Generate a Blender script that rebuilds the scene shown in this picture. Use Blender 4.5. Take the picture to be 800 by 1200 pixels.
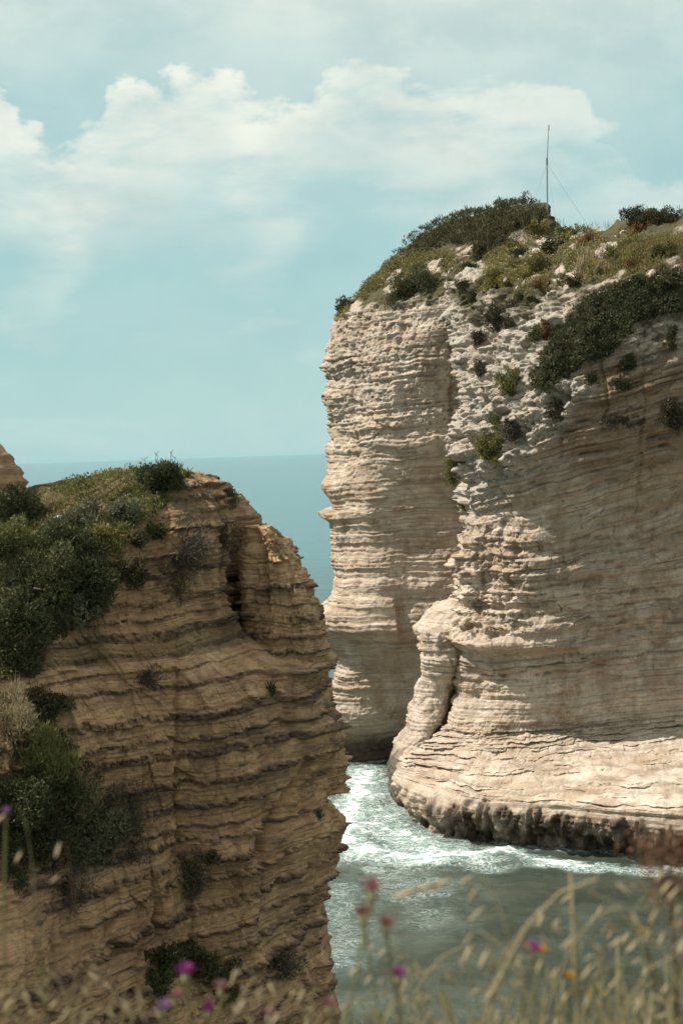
import bpy, math, random
import numpy as np
from mathutils import Vector, Matrix

for o in list(bpy.data.objects): bpy.data.objects.remove(o)
S = bpy.context.scene
COL = S.collection
R = math.radians

# ------------------------------------------------------------------ camera
EYE = 35.0; F = 1800.0
PITCH = R(2.21); ROLL = R(1.85)
fw = np.array([0, math.cos(PITCH), -math.sin(PITCH)])
r0 = np.array([1.0, 0, 0]); u0 = np.cross(r0, fw)
rt = r0*math.cos(ROLL) - u0*math.sin(ROLL)
up = r0*math.sin(ROLL) + u0*math.cos(ROLL)
cd = bpy.data.cameras.new('camera'); cam = bpy.data.objects.new('camera', cd); COL.objects.link(cam)
M = Matrix(((rt[0], up[0], -fw[0], 0), (rt[1], up[1], -fw[1], 0), (rt[2], up[2], -fw[2], EYE), (0, 0, 0, 1)))
cam.matrix_world = M
cd.sensor_fit = 'VERTICAL'; cd.sensor_height = 36; cd.lens = F/1200*36
cd.clip_start = 0.05; cd.clip_end = 120000
cd.dof.use_dof = True; cd.dof.focus_distance = 130; cd.dof.aperture_fstop = 6.3
S.camera = cam
S.render.resolution_x = 682; S.render.resolution_y = 1024
S.view_settings.view_transform = 'Standard'; S.view_settings.look = 'None'
S.view_settings.exposure = 0.36; S.view_settings.gamma = 1.0
S.view_settings.use_curve_mapping = False
S.cycles.max_bounces = 6; S.cycles.volume_bounces = 0
S.cycles.transparent_max_bounces = 8

# ------------------------------------------------------------------ sun
SUN = np.array([-0.62, 0.02, 0.78]); SUN /= np.linalg.norm(SUN)
sl = bpy.data.lights.new('sun', 'SUN'); sun = bpy.data.objects.new('sun', sl); COL.objects.link(sun)
sl.energy = 5.0; sl.angle = R(0.5); sl.color = (1.0, 0.93, 0.84)
sun.rotation_euler = Vector(SUN).to_track_quat('Z', 'Y').to_euler()
SUN_EL = math.asin(SUN[2]); SUN_AZ = math.atan2(SUN[0], SUN[1])

# ------------------------------------------------------------------ node helper
class NT:
    def __init__(s, tree): s.t = tree; s.n = tree.nodes; s.l = tree.links
    def add(s, kind, ins=None, **kw):
        n = s.n.new(kind)
        for k, v in kw.items(): setattr(n, k, v)
        for k, v in (ins or {}).items(): s.set(n, k, v)
        return n
    def set(s, n, k, v):
        sock = n.inputs[k]
        if isinstance(v, bpy.types.Node): v = v.outputs[0]
        if isinstance(v, bpy.types.NodeSocket): s.l.new(v, sock)
        else: sock.default_value = v
    def math(s, op, a, b=0.0, c=None, clamp=False):
        n = s.n.new('ShaderNodeMath'); n.operation = op; n.use_clamp = clamp
        s.set(n, 0, a); s.set(n, 1, b)
        if c is not None: s.set(n, 2, c)
        return n.outputs[0]
    def mix(s, f, a, b, blend='MIX'):
        n = s.n.new('ShaderNodeMix'); n.data_type = 'RGBA'; n.blend_type = blend
        s.set(n, 0, f); s.set(n, 6, a); s.set(n, 7, b)
        return n.outputs[2]
    def ramp(s, f, stops, interp='LINEAR'):
        n = s.n.new('ShaderNodeValToRGB'); n.color_ramp.interpolation = interp
        e = n.color_ramp.elements
        while len(e) > 1: e.remove(e[-1])
        e[0].position = stops[0][0]; e[0].color = c4(stops[0][1])
        for p, c in stops[1:]:
            x = e.new(p); x.color = c4(c)
        s.set(n, 0, f); return n.outputs[0]
    def noise(s, vec, scale, detail=4, rough=0.55, dist=0.0):
        n = s.n.new('ShaderNodeTexNoise')
        n.inputs['Scale'].default_value = scale; n.inputs['Detail'].default_value = detail
        n.inputs['Roughness'].default_value = rough; n.inputs['Distortion'].default_value = dist
        if vec is not None: s.set(n, 'Vector', vec)
        return n.outputs[0]
    def mapv(s, vec, scale=(1, 1, 1), loc=(0, 0, 0)):
        n = s.n.new('ShaderNodeMapping'); s.set(n, 'Vector', vec)
        n.inputs['Scale'].default_value = scale; n.inputs['Location'].default_value = loc
        return n.outputs[0]
    def smooth(s, v, a, b, lo=0.0, hi=1.0):
        n = s.n.new('ShaderNodeMapRange'); n.interpolation_type = 'SMOOTHSTEP'
        s.set(n, 0, v); s.set(n, 1, a); s.set(n, 2, b); s.set(n, 3, lo); s.set(n, 4, hi)
        return n.outputs[0]
def c4(c):
    if isinstance(c, (int, float)): return (c, c, c, 1)
    return (c[0], c[1], c[2], 1)

# ------------------------------------------------------------------ world: nishita sky with clouds
W = bpy.data.worlds.new('World'); S.world = W; W.use_nodes = True
w = NT(W.node_tree)
for n in list(w.n): w.n.remove(n)
sky = w.add('ShaderNodeTexSky', sky_type='NISHITA', sun_disc=False)
sky.sun_elevation = SUN_EL; sky.sun_rotation = SUN_AZ
sky.altitude = 0; sky.air_density = 1.0; sky.dust_density = 1.2; sky.ozone_density = 1.4
tc = w.add('ShaderNodeTexCoord'); gen = tc.outputs['Generated']
sep = w.add('ShaderNodeSeparateXYZ', {0: gen})
el = w.math('ARCSINE', sep.outputs[2])
az = w.math('ARCTAN2', sep.outputs[0], sep.outputs[1])
skyc = w.mix(1.0, sky.outputs[0], (0.70, 1.0, 0.90, 1), 'MULTIPLY')
skyc = w.mix(0.75, skyc, (3.4, 5.95, 6.15, 1))      # humid marine air
skyc = w.mix(w.smooth(el, 0.10, 0.0, 0.0, 0.45), skyc, (4.7, 7.1, 7.2, 1))   # paler towards the horizon all round
# cumulus bank: top outline by azimuth (radians -0.24 .. 0.24 is the view), noise carries it on all round
azn = w.math('MULTIPLY_ADD', az, 1.0/0.56, 0.5)
fc = w.add('ShaderNodeFloatCurve'); cv = fc.mapping.curves[0]
outline = [(-120, 118), (0, 112), (45, 158), (95, 175), (135, 118), (200, 100), (262, 92), (320, 135), (380, 84),
           (436, 52), (480, 78), (560, 100), (620, 88), (690, 108), (740, 165), (800, 205), (920, 150)]
pts = [((px-400)/1800/0.56+0.5, ((530-0.031*(px-400)-py)/1800)/0.35) for px, py in outline]
cv.points[0].location = pts[0]; cv.points[1].location = pts[-1]
for p in pts[1:-1]: cv.points.new(*p)
fc.mapping.update()
cvec = w.mapv(gen, (1, 1, 1.7))
n1 = w.noise(cvec, 13, 10, 0.62, 0.0)
n5 = w.noise(cvec, 34, 8, 0.6, 0.0)
w.set(fc, 'Value', w.math('MULTIPLY_ADD', w.math('SUBTRACT', w.noise(cvec, 9, 3), 0.5), 0.22, azn))
n2 = w.noise(cvec, 4.5, 5, 0.55)
n3 = w.noise(w.mapv(gen, (1, 1, 3.2), (3, 1, 2)), 7.0, 7, 0.6, 0.1)
# away from the view the bank's top wanders with low noise
top = w.math('MULTIPLY', fc.outputs[0], 0.35)
far = w.smooth(w.math('ABSOLUTE', az), 0.25, 0.5)
topn = w.math('MULTIPLY_ADD', n2, 0.9, -0.22)
topm = w.add('ShaderNodeMix'); w.set(topm, 0, far); w.set(topm, 2, top); w.set(topm, 3, topn)
d = w.math('SUBTRACT', topm.outputs[0], el)
d = w.math('ADD', d, w.math('MULTIPLY_ADD', n1, 0.085, -0.0425))
d = w.math('ADD', d, w.math('MULTIPLY_ADD', n5, 0.030, -0.015))
edge = w.smooth(d, -0.002, w.math('MULTIPLY_ADD', n2, 0.06, -0.012))
body = w.smooth(d, 0.175, 0.0, 0.0, 1.0)          # bright near its top, dissolving below
body = w.math('MULTIPLY', body, w.smooth(n3, 0.34, 0.60, 0.40, 1.0))
body = w.math('MULTIPLY', body, w.smooth(az, 0.09, 0.22, 1.0, 0.55))
cl = w.math('MULTIPLY', edge, body)
veil = w.smooth(n3, 0.42, 0.72, 0.0, 0.42)
veil = w.math('MULTIPLY', veil, w.smooth(el, 0.0, 0.10, 0.45, 1.0))
high = w.smooth(el, 0.14, 0.38, 0.18, 0.97)
cl = w.math('MAXIMUM', w.math('MULTIPLY', cl, 0.97), w.math('MAXIMUM', veil, w.math('MULTIPLY', high, w.smooth(n2, 0.3, 0.6, 0.6, 1.0))))
cloudcol = w.mix(w.smooth(n1, 0.3, 0.65), (6.5, 7.1, 6.6, 1), (8.6, 8.8, 7.8, 1))
final = w.mix(cl, skyc, cloudcol)
bg = w.add('ShaderNodeBackground', {'Color': final, 'Strength': 0.084})
out = w.add('ShaderNodeOutputWorld', {'Surface': bg})

# ------------------------------------------------------------------ projection helpers
def at(px, py, Y):
    """world point at distance Y seen at photo pixel px, py"""
    dv = fw + rt*(px-400)/F + up*(600-py)/F
    return np.array([0, 0, EYE]) + dv*(Y/dv[1])
def xat(px, Y, Z):
    """world x of the point with given Y and Z seen at pixel column px"""
    k = (px-400)/F; q = rt - k*fw
    return -(Y*q[1] + (Z-EYE)*q[2])/q[0]
def proj(P):
    q = P - np.array([0, 0, EYE]); dd = q@fw
    return 400 + F*(q@rt)/dd, 600 - F*(q@up)/dd, dd

# ------------------------------------------------------------------ numpy noise
def _h(a, b, c, seed):
    n = (a.astype(np.uint32)*np.uint32(374761393) + b.astype(np.uint32)*np.uint32(668265263)
         + c.astype(np.uint32)*np.uint32(2246822519) + np.uint32(seed*3266489917 & 0xffffffff))
    n = (n ^ (n >> np.uint32(13)))*np.uint32(1274126177)
    n = (n ^ (n >> np.uint32(16)))*np.uint32(2654435761)
    return ((n >> np.uint32(8)).astype(np.float32))/np.float32(16777216)
def hash2(a, b, seed=0):
    return _h(np.asarray(a, dtype=np.int64), np.asarray(b, dtype=np.int64), np.asarray(a, dtype=np.int64)*0, seed)
def vn(x, y, z, seed=0):
    x, y, z = np.broadcast_arrays(np.asarray(x, np.float64), y, z)
    ix, iy, iz = np.floor(x).astype(np.int64), np.floor(y).astype(np.int64), np.floor(z).astype(np.int64)
    fx, fy, fz = x-ix, y-iy, z-iz
    fx = fx*fx*(3-2*fx); fy = fy*fy*(3-2*fy); fz = fz*fz*(3-2*fz)
    def L(a, b, t): return a+(b-a)*t
    c00 = L(_h(ix, iy, iz, seed), _h(ix+1, iy, iz, seed), fx); c10 = L(_h(ix, iy+1, iz, seed), _h(ix+1, iy+1, iz, seed), fx)
    c01 = L(_h(ix, iy, iz+1, seed), _h(ix+1, iy, iz+1, seed), fx); c11 = L(_h(ix, iy+1, iz+1, seed), _h(ix+1, iy+1, iz+1, seed), fx)
    return L(L(c00, c10, fy), L(c01, c11, fy), fz)*2-1
def fbm(x, y, z, o=4, seed=0, g=0.5):
    s = 0; a = 1; tot = 0
    for i in range(o):
        s = s + a*vn(x*2**i, y*2**i, z*2**i, seed+i*17); tot += a; a *= g
    return s/tot
def worley(x, y, z, seed=0):
    """F1 and a cell id value"""
    ix, iy, iz = np.floor(x).astype(np.int64), np.floor(y).astype(np.int64), np.floor(z).astype(np.int64)
    best = np.full(x.shape, 9.0); sec = np.full(x.shape, 9.0); cid = np.zeros(x.shape)
    for dx in (-1, 0, 1):
        for dy in (-1, 0, 1):
            for dz in (-1, 0, 1):
                a, b, c = ix+dx, iy+dy, iz+dz
                px_ = a+_h(a, b, c, seed+1); py_ = b+_h(a, b, c, seed+2); pz_ = c+_h(a, b, c, seed+3)
                dd = (px_-x)**2+(py_-y)**2+(pz_-z)**2
                m = dd < best
                sec = np.where(m, best, np.minimum(sec, dd))
                cid = np.where(m, _h(a, b, c, seed+4), cid); best = np.where(m, dd, best)
    return np.sqrt(best), np.sqrt(sec), cid
def sst(a, b, x):
    t = np.clip((x-a)/(b-a), 0, 1); return t*t*(3-2*t)

# ------------------------------------------------------------------ mesh helpers
def mesh_np(name, V, faces4=None, faces3=None, smooth=True):
    me = bpy.data.meshes.new(name)
    V = np.asarray(V, np.float32); me.vertices.add(len(V)); me.vertices.foreach_set('co', V.ravel())
    arr = []; starts = []; n = 0
    if faces4 is not None and len(faces4):
        f = np.asarray(faces4, np.int32); arr.append(f.ravel()); starts.append(np.arange(len(f))*4); n += len(f)*4
    if faces3 is not None and len(faces3):
        f = np.asarray(faces3, np.int32); arr.append(f.ravel()); starts.append(n+np.arange(len(f))*3)
    L = np.concatenate(arr); st = np.concatenate(starts).astype(np.int32)
    me.loops.add(len(L)); me.loops.foreach_set('vertex_index', L)
    me.polygons.add(len(st)); me.polygons.foreach_set('loop_start', st)
    me.polygons.foreach_set('use_smooth', np.full(len(st), smooth))
    me.update(calc_edges=True); me.validate()
    return me
def attr(me, name, v, typ='FLOAT'):
    a = me.attributes.new(name, typ, 'POINT')
    a.data.foreach_set('value' if typ == 'FLOAT' else 'vector', np.asarray(v, np.float32).ravel())
def obj(name, me, mat=None, parent=None):
    o = bpy.data.objects.new(name, me); COL.objects.link(o)
    if mat is not None and len(me.materials) == 0: me.materials.append(mat)
    if parent is not None: o.parent = parent
    return o
def empty(name, loc=(0, 0, 0)):
    o = bpy.data.objects.new(name, None); COL.objects.link(o); o.location = loc; o.empty_display_size = 0.3
    return o
def tag(o, label=None, cat=None, group=None, kind=None):
    if label: o['label'] = label
    if cat: o['category'] = cat
    if group: o['group'] = group
    if kind: o['kind'] = kind
    return o

# ------------------------------------------------------------------ materials
def new_mat(name):
    m = bpy.data.materials.new(name); m.use_nodes = True
    t = NT(m.node_tree); b = t.n['Principled BSDF']
    return m, t, b
def at_node(t, name):
    n = t.n.new('ShaderNodeAttribute'); n.attribute_name = name; return n

def rock_mat(name, pale, mid, dark, warm, bump=0.5, soil=(0.05, 0.05, 0.025)):
    m, t, b = new_mat(name)
    geo = t.add('ShaderNodeNewGeometry'); pos = geo.outputs['Position']
    bed = at_node(t, 'bed').outputs['Vector']
    hard = at_node(t, 'hard').outputs['Fac']; wet = at_node(t, 'wet').outputs['Fac']; veg = at_node(t, 'veg').outputs['Fac']
    grey = at_node(t, 'grey').outputs['Fac']
    nb = t.noise(pos, 0.22, 6, 0.6); nf = t.noise(pos, 1.7, 7, 0.65); nff = t.noise(pos, 7.0, 5, 0.7)
    fine = t.noise(t.mapv(bed, (0.10, 5.5, 1)), 1.0, 5, 0.65, 0.25)
    fine2 = t.noise(t.mapv(bed, (0.35, 1.5, 1), (7, 3, 1)), 1.0, 6, 0.6, 0.3)
    streak = t.noise(t.mapv(bed, (1.3, 0.10, 1), (2, 9, 1)), 1.0, 5, 0.6)
    c = t.mix(t.smooth(nb, 0.35, 0.68), mid, pale)
    c = t.mix(t.math('MULTIPLY', t.smooth(fine2, 0.42, 0.70), 0.55), c, warm)
    c = t.mix(t.math('MULTIPLY', t.smooth(nf, 0.48, 0.75), 0.45), c, dark)
    st = t.noise(t.mapv(pos, (0.5, 0.5, 0.22), (4, 4, 4)), 1.0, 7, 0.62, 0.4)
    c = t.mix(t.math('MULTIPLY', t.smooth(st, 0.46, 0.66), 0.60), c, t.mix(nb, warm, dark))
    sp_ = t.noise(pos, 3.3, 4, 0.7); c = t.mix(t.math('MULTIPLY', t.smooth(sp_, 0.58, 0.70), 0.5), c, dark)
    c = t.mix(t.math('MULTIPLY', t.smooth(fine, 0.50, 0.32), 0.65), c, dark)
    c = t.mix(t.math('MULTIPLY', t.smooth(streak, 0.53, 0.75), 0.35), c, dark)
    och = at_node(t, 'ochre').outputs['Fac']
    c = t.mix(t.math('MULTIPLY', och, t.smooth(fine2, 0.25, 0.6, 0.55, 1.0)), c, t.mix(t.smooth(fine, .35, .6), (0.20, 0.13, 0.08, 1), (0.38, 0.245, 0.145, 1)))
    c = t.mix(t.math('MULTIPLY', hard, t.smooth(nff, 0.25, 0.6, 0.55, 1.0)), c, t.mix(nf, dark, tuple(x*0.55 for x in dark[:3])+(1,)))
    c = t.mix(grey, c, t.mix(nf, (0.26, 0.23, 0.19, 1), (0.52, 0.47, 0.40, 1)))
    c = t.mix(wet, c, t.mix(t.smooth(nf, .35, .7), (0.018, 0.014, 0.011, 1), (0.10, 0.062, 0.038, 1)))
    c = t.mix(veg, c, t.mix(nff, c4(soil), (0.10, 0.085, 0.04, 1)))
    c = t.mix(0.7, c, t.ramp(nff, [(0.25, 0.70), (0.75, 1.2)]), 'MULTIPLY')
    t.set(b, 'Base Color', c); t.set(b, 'Roughness', t.math('MULTIPLY_ADD', wet, -0.5, 0.93))
    b.inputs['Specular IOR Level'].default_value = 0.2
    h = t.math('ADD', t.math('MULTIPLY', nff, 0.10), t.math('MULTIPLY', fine, 0.26))
    h = t.math('ADD', h, t.math('MULTIPLY', nf, 0.22))
    bp = t.add('ShaderNodeBump', {'Height': h, 'Strength': bump, 'Distance': 1.0}); t.set(b, 'Normal', bp)
    return m
M_STACK = rock_mat('pale_limestone', (0.66, 0.56, 0.46, 1), (0.49, 0.395, 0.305, 1), (0.17, 0.13, 0.098, 1), (0.40, 0.275, 0.165, 1), 0.7)
M_CLIFF = rock_mat('ochre_limestone', (0.68, 0.44, 0.245, 1), (0.54, 0.325, 0.175, 1), (0.13, 0.09, 0.075, 1), (0.46, 0.255, 0.125, 1), 0.8, (0.03, 0.03, 0.015))
M_BLOCK = rock_mat('grey_white_limestone', (0.58, 0.50, 0.41, 1), (0.46, 0.38, 0.29, 1), (0.22, 0.17, 0.13, 1), (0.45, 0.33, 0.21, 1), 0.8)

def leaf_mat(name, a, bcol, trans=0.25, rough=0.7):
    m, t, b = new_mat(name)
    tn = at_node(t, 'tint').outputs['Fac']
    c = t.mix(tn, c4(a), c4(bcol))
    t.set(b, 'Base Color', c); b.inputs['Roughness'].default_value = rough
    b.inputs['Specular IOR Level'].default_value = 0.25
    tr = t.add('ShaderNodeBsdfTranslucent', {'Color': c})
    mx = t.add('ShaderNodeMixShader', {0: trans, 1: b.outputs[0], 2: tr.outputs[0]})
    t.set(t.n['Material Output'], 'Surface', mx)
    return m
L_DARK = leaf_mat('dark_green_leaf', (0.034, 0.042, 0.017), (0.12, 0.122, 0.05))
L_DRAPE = leaf_mat('draped_shrub_leaf', (0.035, 0.042, 0.02), (0.12, 0.12, 0.06))
L_HEATH = leaf_mat('brown_green_heath', (0.045, 0.044, 0.022), (0.13, 0.115, 0.055))
L_OLIVE = leaf_mat('olive_leaf', (0.08, 0.09, 0.03), (0.22, 0.21, 0.07))
L_YELL = leaf_mat('yellow_green_leaf', (0.11, 0.105, 0.033), (0.33, 0.27, 0.10))
L_DRY = leaf_mat('dry_grass_straw', (0.20, 0.16, 0.09), (0.42, 0.34, 0.20), 0.35)
L_TWIG = leaf_mat('grey_brown_twig', (0.05, 0.042, 0.03), (0.13, 0.105, 0.07), 0.1)
L_GREY = leaf_mat('grey_green_leaf', (0.075, 0.075, 0.045), (0.20, 0.19, 0.11))
L_RUST = leaf_mat('rust_leaf', (0.13, 0.065, 0.025), (0.26, 0.15, 0.07))
def plain(name, col, rough=0.7, metal=0.0, trans=0.0):
    m, t, b = new_mat(name)
    geo = t.add('ShaderNodeNewGeometry')
    n = t.noise(geo.outputs['Position'], 60, 3)
    c = t.mix(0.5, c4(col), t.ramp(n, [(0.3, 0.7), (0.7, 1.2)]), 'MULTIPLY')
    t.set(b, 'Base Color', c); b.inputs['Roughness'].default_value = rough; b.inputs['Metallic'].default_value = metal
    if trans:
        tr = t.add('ShaderNodeBsdfTranslucent', {'Color': c})
        mx = t.add('ShaderNodeMixShader', {0: trans, 1: b.outputs[0], 2: tr.outputs[0]})
        t.set(t.n['Material Output'], 'Surface', mx)
    return m
M_STEM = plain('twig_bark', (0.10, 0.075, 0.05))
M_METAL = plain('weathered_metal', (0.22, 0.24, 0.27), 0.5, 0.3)
M_WIRE = plain('guy_wire_steel', (0.30, 0.31, 0.32), 0.5, 0.3)

# ------------------------------------------------------------------ bed tables
class Beds:
    def __init__(s, lo, hi, tmin, tmax, seed, hardfrac, hardmin=None, hardmax=None):
        rng = random.Random(seed); b = [lo]; h = []; wd = []; flip = 0
        while b[-1] < hi:
            if flip and hardmin:
                b.append(b[-1]+rng.uniform(hardmin, hardmax)); h.append(rng.uniform(0.6, 1.0))
            else:
                b.append(b[-1]+rng.uniform(tmin, tmax)); h.append(rng.uniform(0.6, 1.0) if (not hardmin and rng.random() < hardfrac) else rng.uniform(-0.3, 0.15))
            wd.append(rng.uniform(0.5, 1.3)); flip = 1-flip
        s.b = np.array(b); s.h = np.array(h); s.w = np.array(wd); s.seed = seed
    def __call__(s, q, wv, block=1.0):
        i = np.clip(np.searchsorted(s.b, q)-1, 0, len(s.h)-1)
        th = s.b[i+1]-s.b[i]; t = np.clip((q-s.b[i])/th, 0, 1)
        h = s.h[i]
        lat = vn(wv/5.0, i*3.7, i*0.0, s.seed+5)*0.5 + vn(wv/1.4, i*5.1, i*0.0, s.seed+6)*0.35
        k = wv/(s.w[i]*block) + hash2(i, i, s.seed)*10 + 0.25*vn(q*2, wv*0.7, i*1.3, s.seed+8)
        kf = np.floor(k); r = hash2(kf, i, s.seed+9)
        e = np.minimum(k-kf, 1-(k-kf))
        crack = 1-sst(0.0, 0.12, e)
        prof = 1-np.abs(2*t-1)**6
        isH = (h > 0.4).astype(float)
        hv = np.where(isH > 0, np.clip(h+lat, 0, 1.4), h + lat*0.3)
        return hv*prof, isH*np.clip(hv*1.2, 0, 1)*prof, r, crack, i

# ------------------------------------------------------------------ lofted rock bodies
def catmull(P, counts):
    """closed Catmull-Rom through P (n,L,2) rows; counts samples per segment"""
    n = len(P); out = []
    for i in range(n):
        p0, p1, p2, p3 = P[i-1], P[i], P[(i+1) % n], P[(i+2) % n]
        t = (np.arange(counts[i])/counts[i])[:, None, None]
        # centripetal-ish: plain with reduced tangents keeps corners tight
        m1 = (p2-p0)*0.42; m2 = (p3-p1)*0.42
        out.append((2*t**3-3*t**2+1)*p1+(t**3-2*t**2+t)*m1+(-2*t**3+3*t**2)*p2+(t**3-t**2)*m2)
    return np.concatenate(out, 0)
def pchip(zk, vk, z):
    """monotone-ish cubic along axis 0"""
    zk = np.asarray(zk, float); vk = np.asarray(vk, float)
    h = np.diff(zk); dl = np.diff(vk, axis=0)/h.reshape(-1, *([1]*(vk.ndim-1)))
    m = np.zeros_like(vk); m[0] = dl[0]; m[-1] = dl[-1]
    a, b = dl[:-1], dl[1:]
    same = a*b > 0
    m[1:-1] = np.where(same, 2*a*b/np.where(same, a+b, 1), 0)
    i = np.clip(np.searchsorted(zk, z)-1, 0, len(zk)-2)
    t = (z-zk[i])/h[i]; sh = (-1,)+(1,)*(vk.ndim-1)
    t = t.reshape(sh); hh = h[i].reshape(sh)
    return (2*t**3-3*t**2+1)*vk[i]+(t**3-2*t**2+t)*hh*m[i]+(-2*t**3+3*t**2)*vk[i+1]+(t**3-t**2)*hh*m[i+1]

def loft(levels, counts, zs, sil=None, side=-1):
    """levels: list of (z, [(px, Y) front points...], [(X, Y) back points...]); sil: {index: [(px, py)...]} silhouettes"""
    zk = [l[0] for l in levels]; ctrl = []
    for z, fr, bk in levels:
        ctrl.append([(xat(p, Y, z), Y) for p, Y in fr]+list(bk))
    ctrl = np.array(ctrl)                                   # (K, n, 2)
    C = pchip(zk, ctrl, np.asarray(zs))                     # (R, n, 2)
    if sil is not None:
        for idx, pp in sil.items():
            Yc = C[:, idx, 1]; Y0 = float(np.median(Yc))
            W3 = np.array([at(a, b, Y0) for a, b in pp]); order = np.argsort(W3[:, 2])
            zz = W3[order, 2]; pxs = np.array([p[0] for p in pp])[order]
            pv = np.interp(zs, zz, pxs)
            C[:, idx, 0] = [xat(a, y, z) for a, y, z in zip(pv, Yc, zs)]
    P0 = catmull(np.swapaxes(C, 0, 1), counts)
    if sil is not None:                                     # slide each row so that its outline meets the silhouette
        Pr = np.swapaxes(P0, 0, 1); q = np.dstack([Pr, np.repeat(np.asarray(zs)[:, None], Pr.shape[1], 1)])
        pxr = proj(q.reshape(-1, 3))[0].reshape(Pr.shape[:2])
        ext = pxr.max(1) if side > 0 else pxr.min(1)
        shf = (pv-ext)*Y0/F
        kk = np.ones(max(3, int(3.0/np.median(np.diff(zs))))); kk /= len(kk)
        low = np.convolve(np.pad(shf, len(kk)//2, mode='edge'), kk, 'same')[len(kk)//2:len(kk)//2+len(shf)]
        C[:, :, 0] += low[:, None]; RES = shf-low
    P = catmull(np.swapaxes(C, 0, 1), counts)               # (U, R, 2)
    P = np.swapaxes(P, 0, 1)                                # (R, U, 2)
    Z = np.repeat(np.asarray(zs)[:, None], P.shape[1], 1)
    if sil is not None:                                     # the small ledges of the outline stay near it
        Xe = (P[:, :, 0].max(1) if side > 0 else P[:, :, 0].min(1))[:, None]
        P[:, :, 0] += RES[:, None]*np.exp(-np.abs(P[:, :, 0]-Xe)/1.5)*(0.85+0.5*vn(P[:, :, 1]/1.2, Z/1.5, 0*Z, 77))
    return np.dstack([P, Z])
def normals(G):
    du = np.roll(G, -1, 1)-np.roll(G, 1, 1)
    dv = np.zeros_like(G); dv[1:-1] = G[2:]-G[:-2]; dv[0] = G[1]-G[0]; dv[-1] = G[-1]-G[-2]
    n = np.cross(du, dv); n /= np.maximum(np.linalg.norm(n, axis=2, keepdims=True), 1e-9)
    # outward: away from the row centre
    c = G.mean(1, keepdims=True)-G
    if (n*c).sum() > 0: n = -n
    return n
def arc(G):
    mid = G[len(G)//3]; dd = np.linalg.norm(np.roll(mid, -1, 0)-mid, axis=1)
    return np.concatenate([[0], np.cumsum(dd)[:-1]])
def grid_mesh(name, G, attrs):
    Rn, Un = G.shape[:2]
    idx = np.arange(Rn*Un).reshape(Rn, Un)
    a = idx[:-1, :]; b = np.roll(idx, -1, 1)[:-1, :]; c = np.roll(idx, -1, 1)[1:, :]; e = idx[1:, :]
    f4 = np.stack([a, b, c, e], -1).reshape(-1, 4)
    V = G.reshape(-1, 3); top = len(V)
    V = np.vstack([V, G[-1].mean(0), G[0].mean(0)])
    r = idx[-1]; f3 = np.stack([r, np.roll(r, -1), np.full(Un, top)], -1)
    r = idx[0]; f3b = np.stack([np.roll(r, -1), r, np.full(Un, top+1)], -1)
    me = mesh_np(name, V, f4, np.vstack([f3, f3b]))
    for k, v in attrs.items():
        if k == 'bed': v = np.vstack([v.reshape(-1, 3), np.zeros((2, 3))]); attr(me, k, v, 'FLOAT_VECTOR')
        else: attr(me, k, np.concatenate([v.ravel(), [0, 0]]))
    return me
SURF = []           # (points, normals) of every rock surface, for planting

def dense(lo, a, b, hi, step, coarse):
    return np.concatenate([np.arange(lo, a, coarse), np.arange(a, b, step), np.arange(b, hi, coarse), [hi]])
def inpoly(px, py, poly):
    r = np.zeros(px.shape, bool); n = len(poly)
    for i in range(n):
        x1, y1 = poly[i]; x2, y2 = poly[(i+1) % n]
        c = ((y1 > py) != (y2 > py)) & (px < (x2-x1)*(py-y1)/((y2-y1) or 1e-9)+x1)
        r ^= c
    return r

# ================= sea stack: rear tower =================
A_SIL = [(376, 960), (375, 905), (376, 880), (380, 850), (381, 822), (388, 800), (393, 776), (386, 760), (377, 742), (377, 714), (390, 703),
         (391, 680), (390, 650), (389, 626), (387, 612), (377, 606), (375, 599), (389, 596), (391, 592), (386, 583), (378, 574), (376, 566), (381, 560), (385, 545), (387, 525),
         (391, 500), (388, 482), (384, 470), (385, 462), (392, 445), (384, 434), (381, 420), (389, 400), (394, 385), (398, 370),
         (410, 352), (432, 328), (458, 302), (472, 285), (500, 262), (530, 246), (556, 239), (590, 237)]
def A_levels():
    L = []
    for z, f1, f2, f3, f4, sh in [(-3, 172, 172, 170, 168, 0), (1.5, 172.5, 172.5, 170.5, 168, 0), (5, 170, 169, 167.5, 167, 0), (12, 168, 166.5, 165, 166, 0),
                                  (14.2, 167, 165.6, 164.5, 166, 0), (16, 165, 164, 165, 166, 0), (19, 165.5, 164.8, 164, 165, 0), (26, 167, 165, 164, 165, 0),
                                  (31, 166.2, 164, 163.5, 164, 0), (38, 166, 162.6, 162, 163, 0), (46, 166.5, 163, 162, 163, 0), (51, 167.5, 164.5, 163, 163, 0),
                                  (53.5, 170, 167, 164.5, 165, 1.5), (57.5, 173, 170, 168, 168, 3.5), (60.5, 175, 172.5, 170.5, 170, 6), (62.3, 177, 175.5, 174.5, 174, 8.5), (63.0, 179.5, 179, 178.6, 178.6, 10.5)]:
        lf = float(np.interp(z, [50, 53, 57, 60.5, 62.3, 63.0], [385, 430, 468, 508, 545, 588])); k = (lf-385)/203
        rr_ = float(np.interp(z, [53, 57, 60.5, 62.3, 63], [620, 622, 620, 606, 594])); xr_ = float(np.interp(z, [53, 57, 60.5, 62.3, 63], [28, 27, 23.6, 20.6, 19]))
        L.append((z, [(lf, 174+sh*0.55), (lf+(rr_-lf)*.18, f1), (lf+(rr_-lf)*.42, f2), (lf+(rr_-lf)*.70, f3), (rr_, f4)],
                  [(xr_, 176+4*k), (xr_-.5-k, 188-5*k), (12+7*k, 193-8*k), (1.0+15*k, 184-0.5*k)]))
    return L
zsA = dense(-3, 0.0, 62.9, 63.0, 0.098, 0.5)
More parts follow.
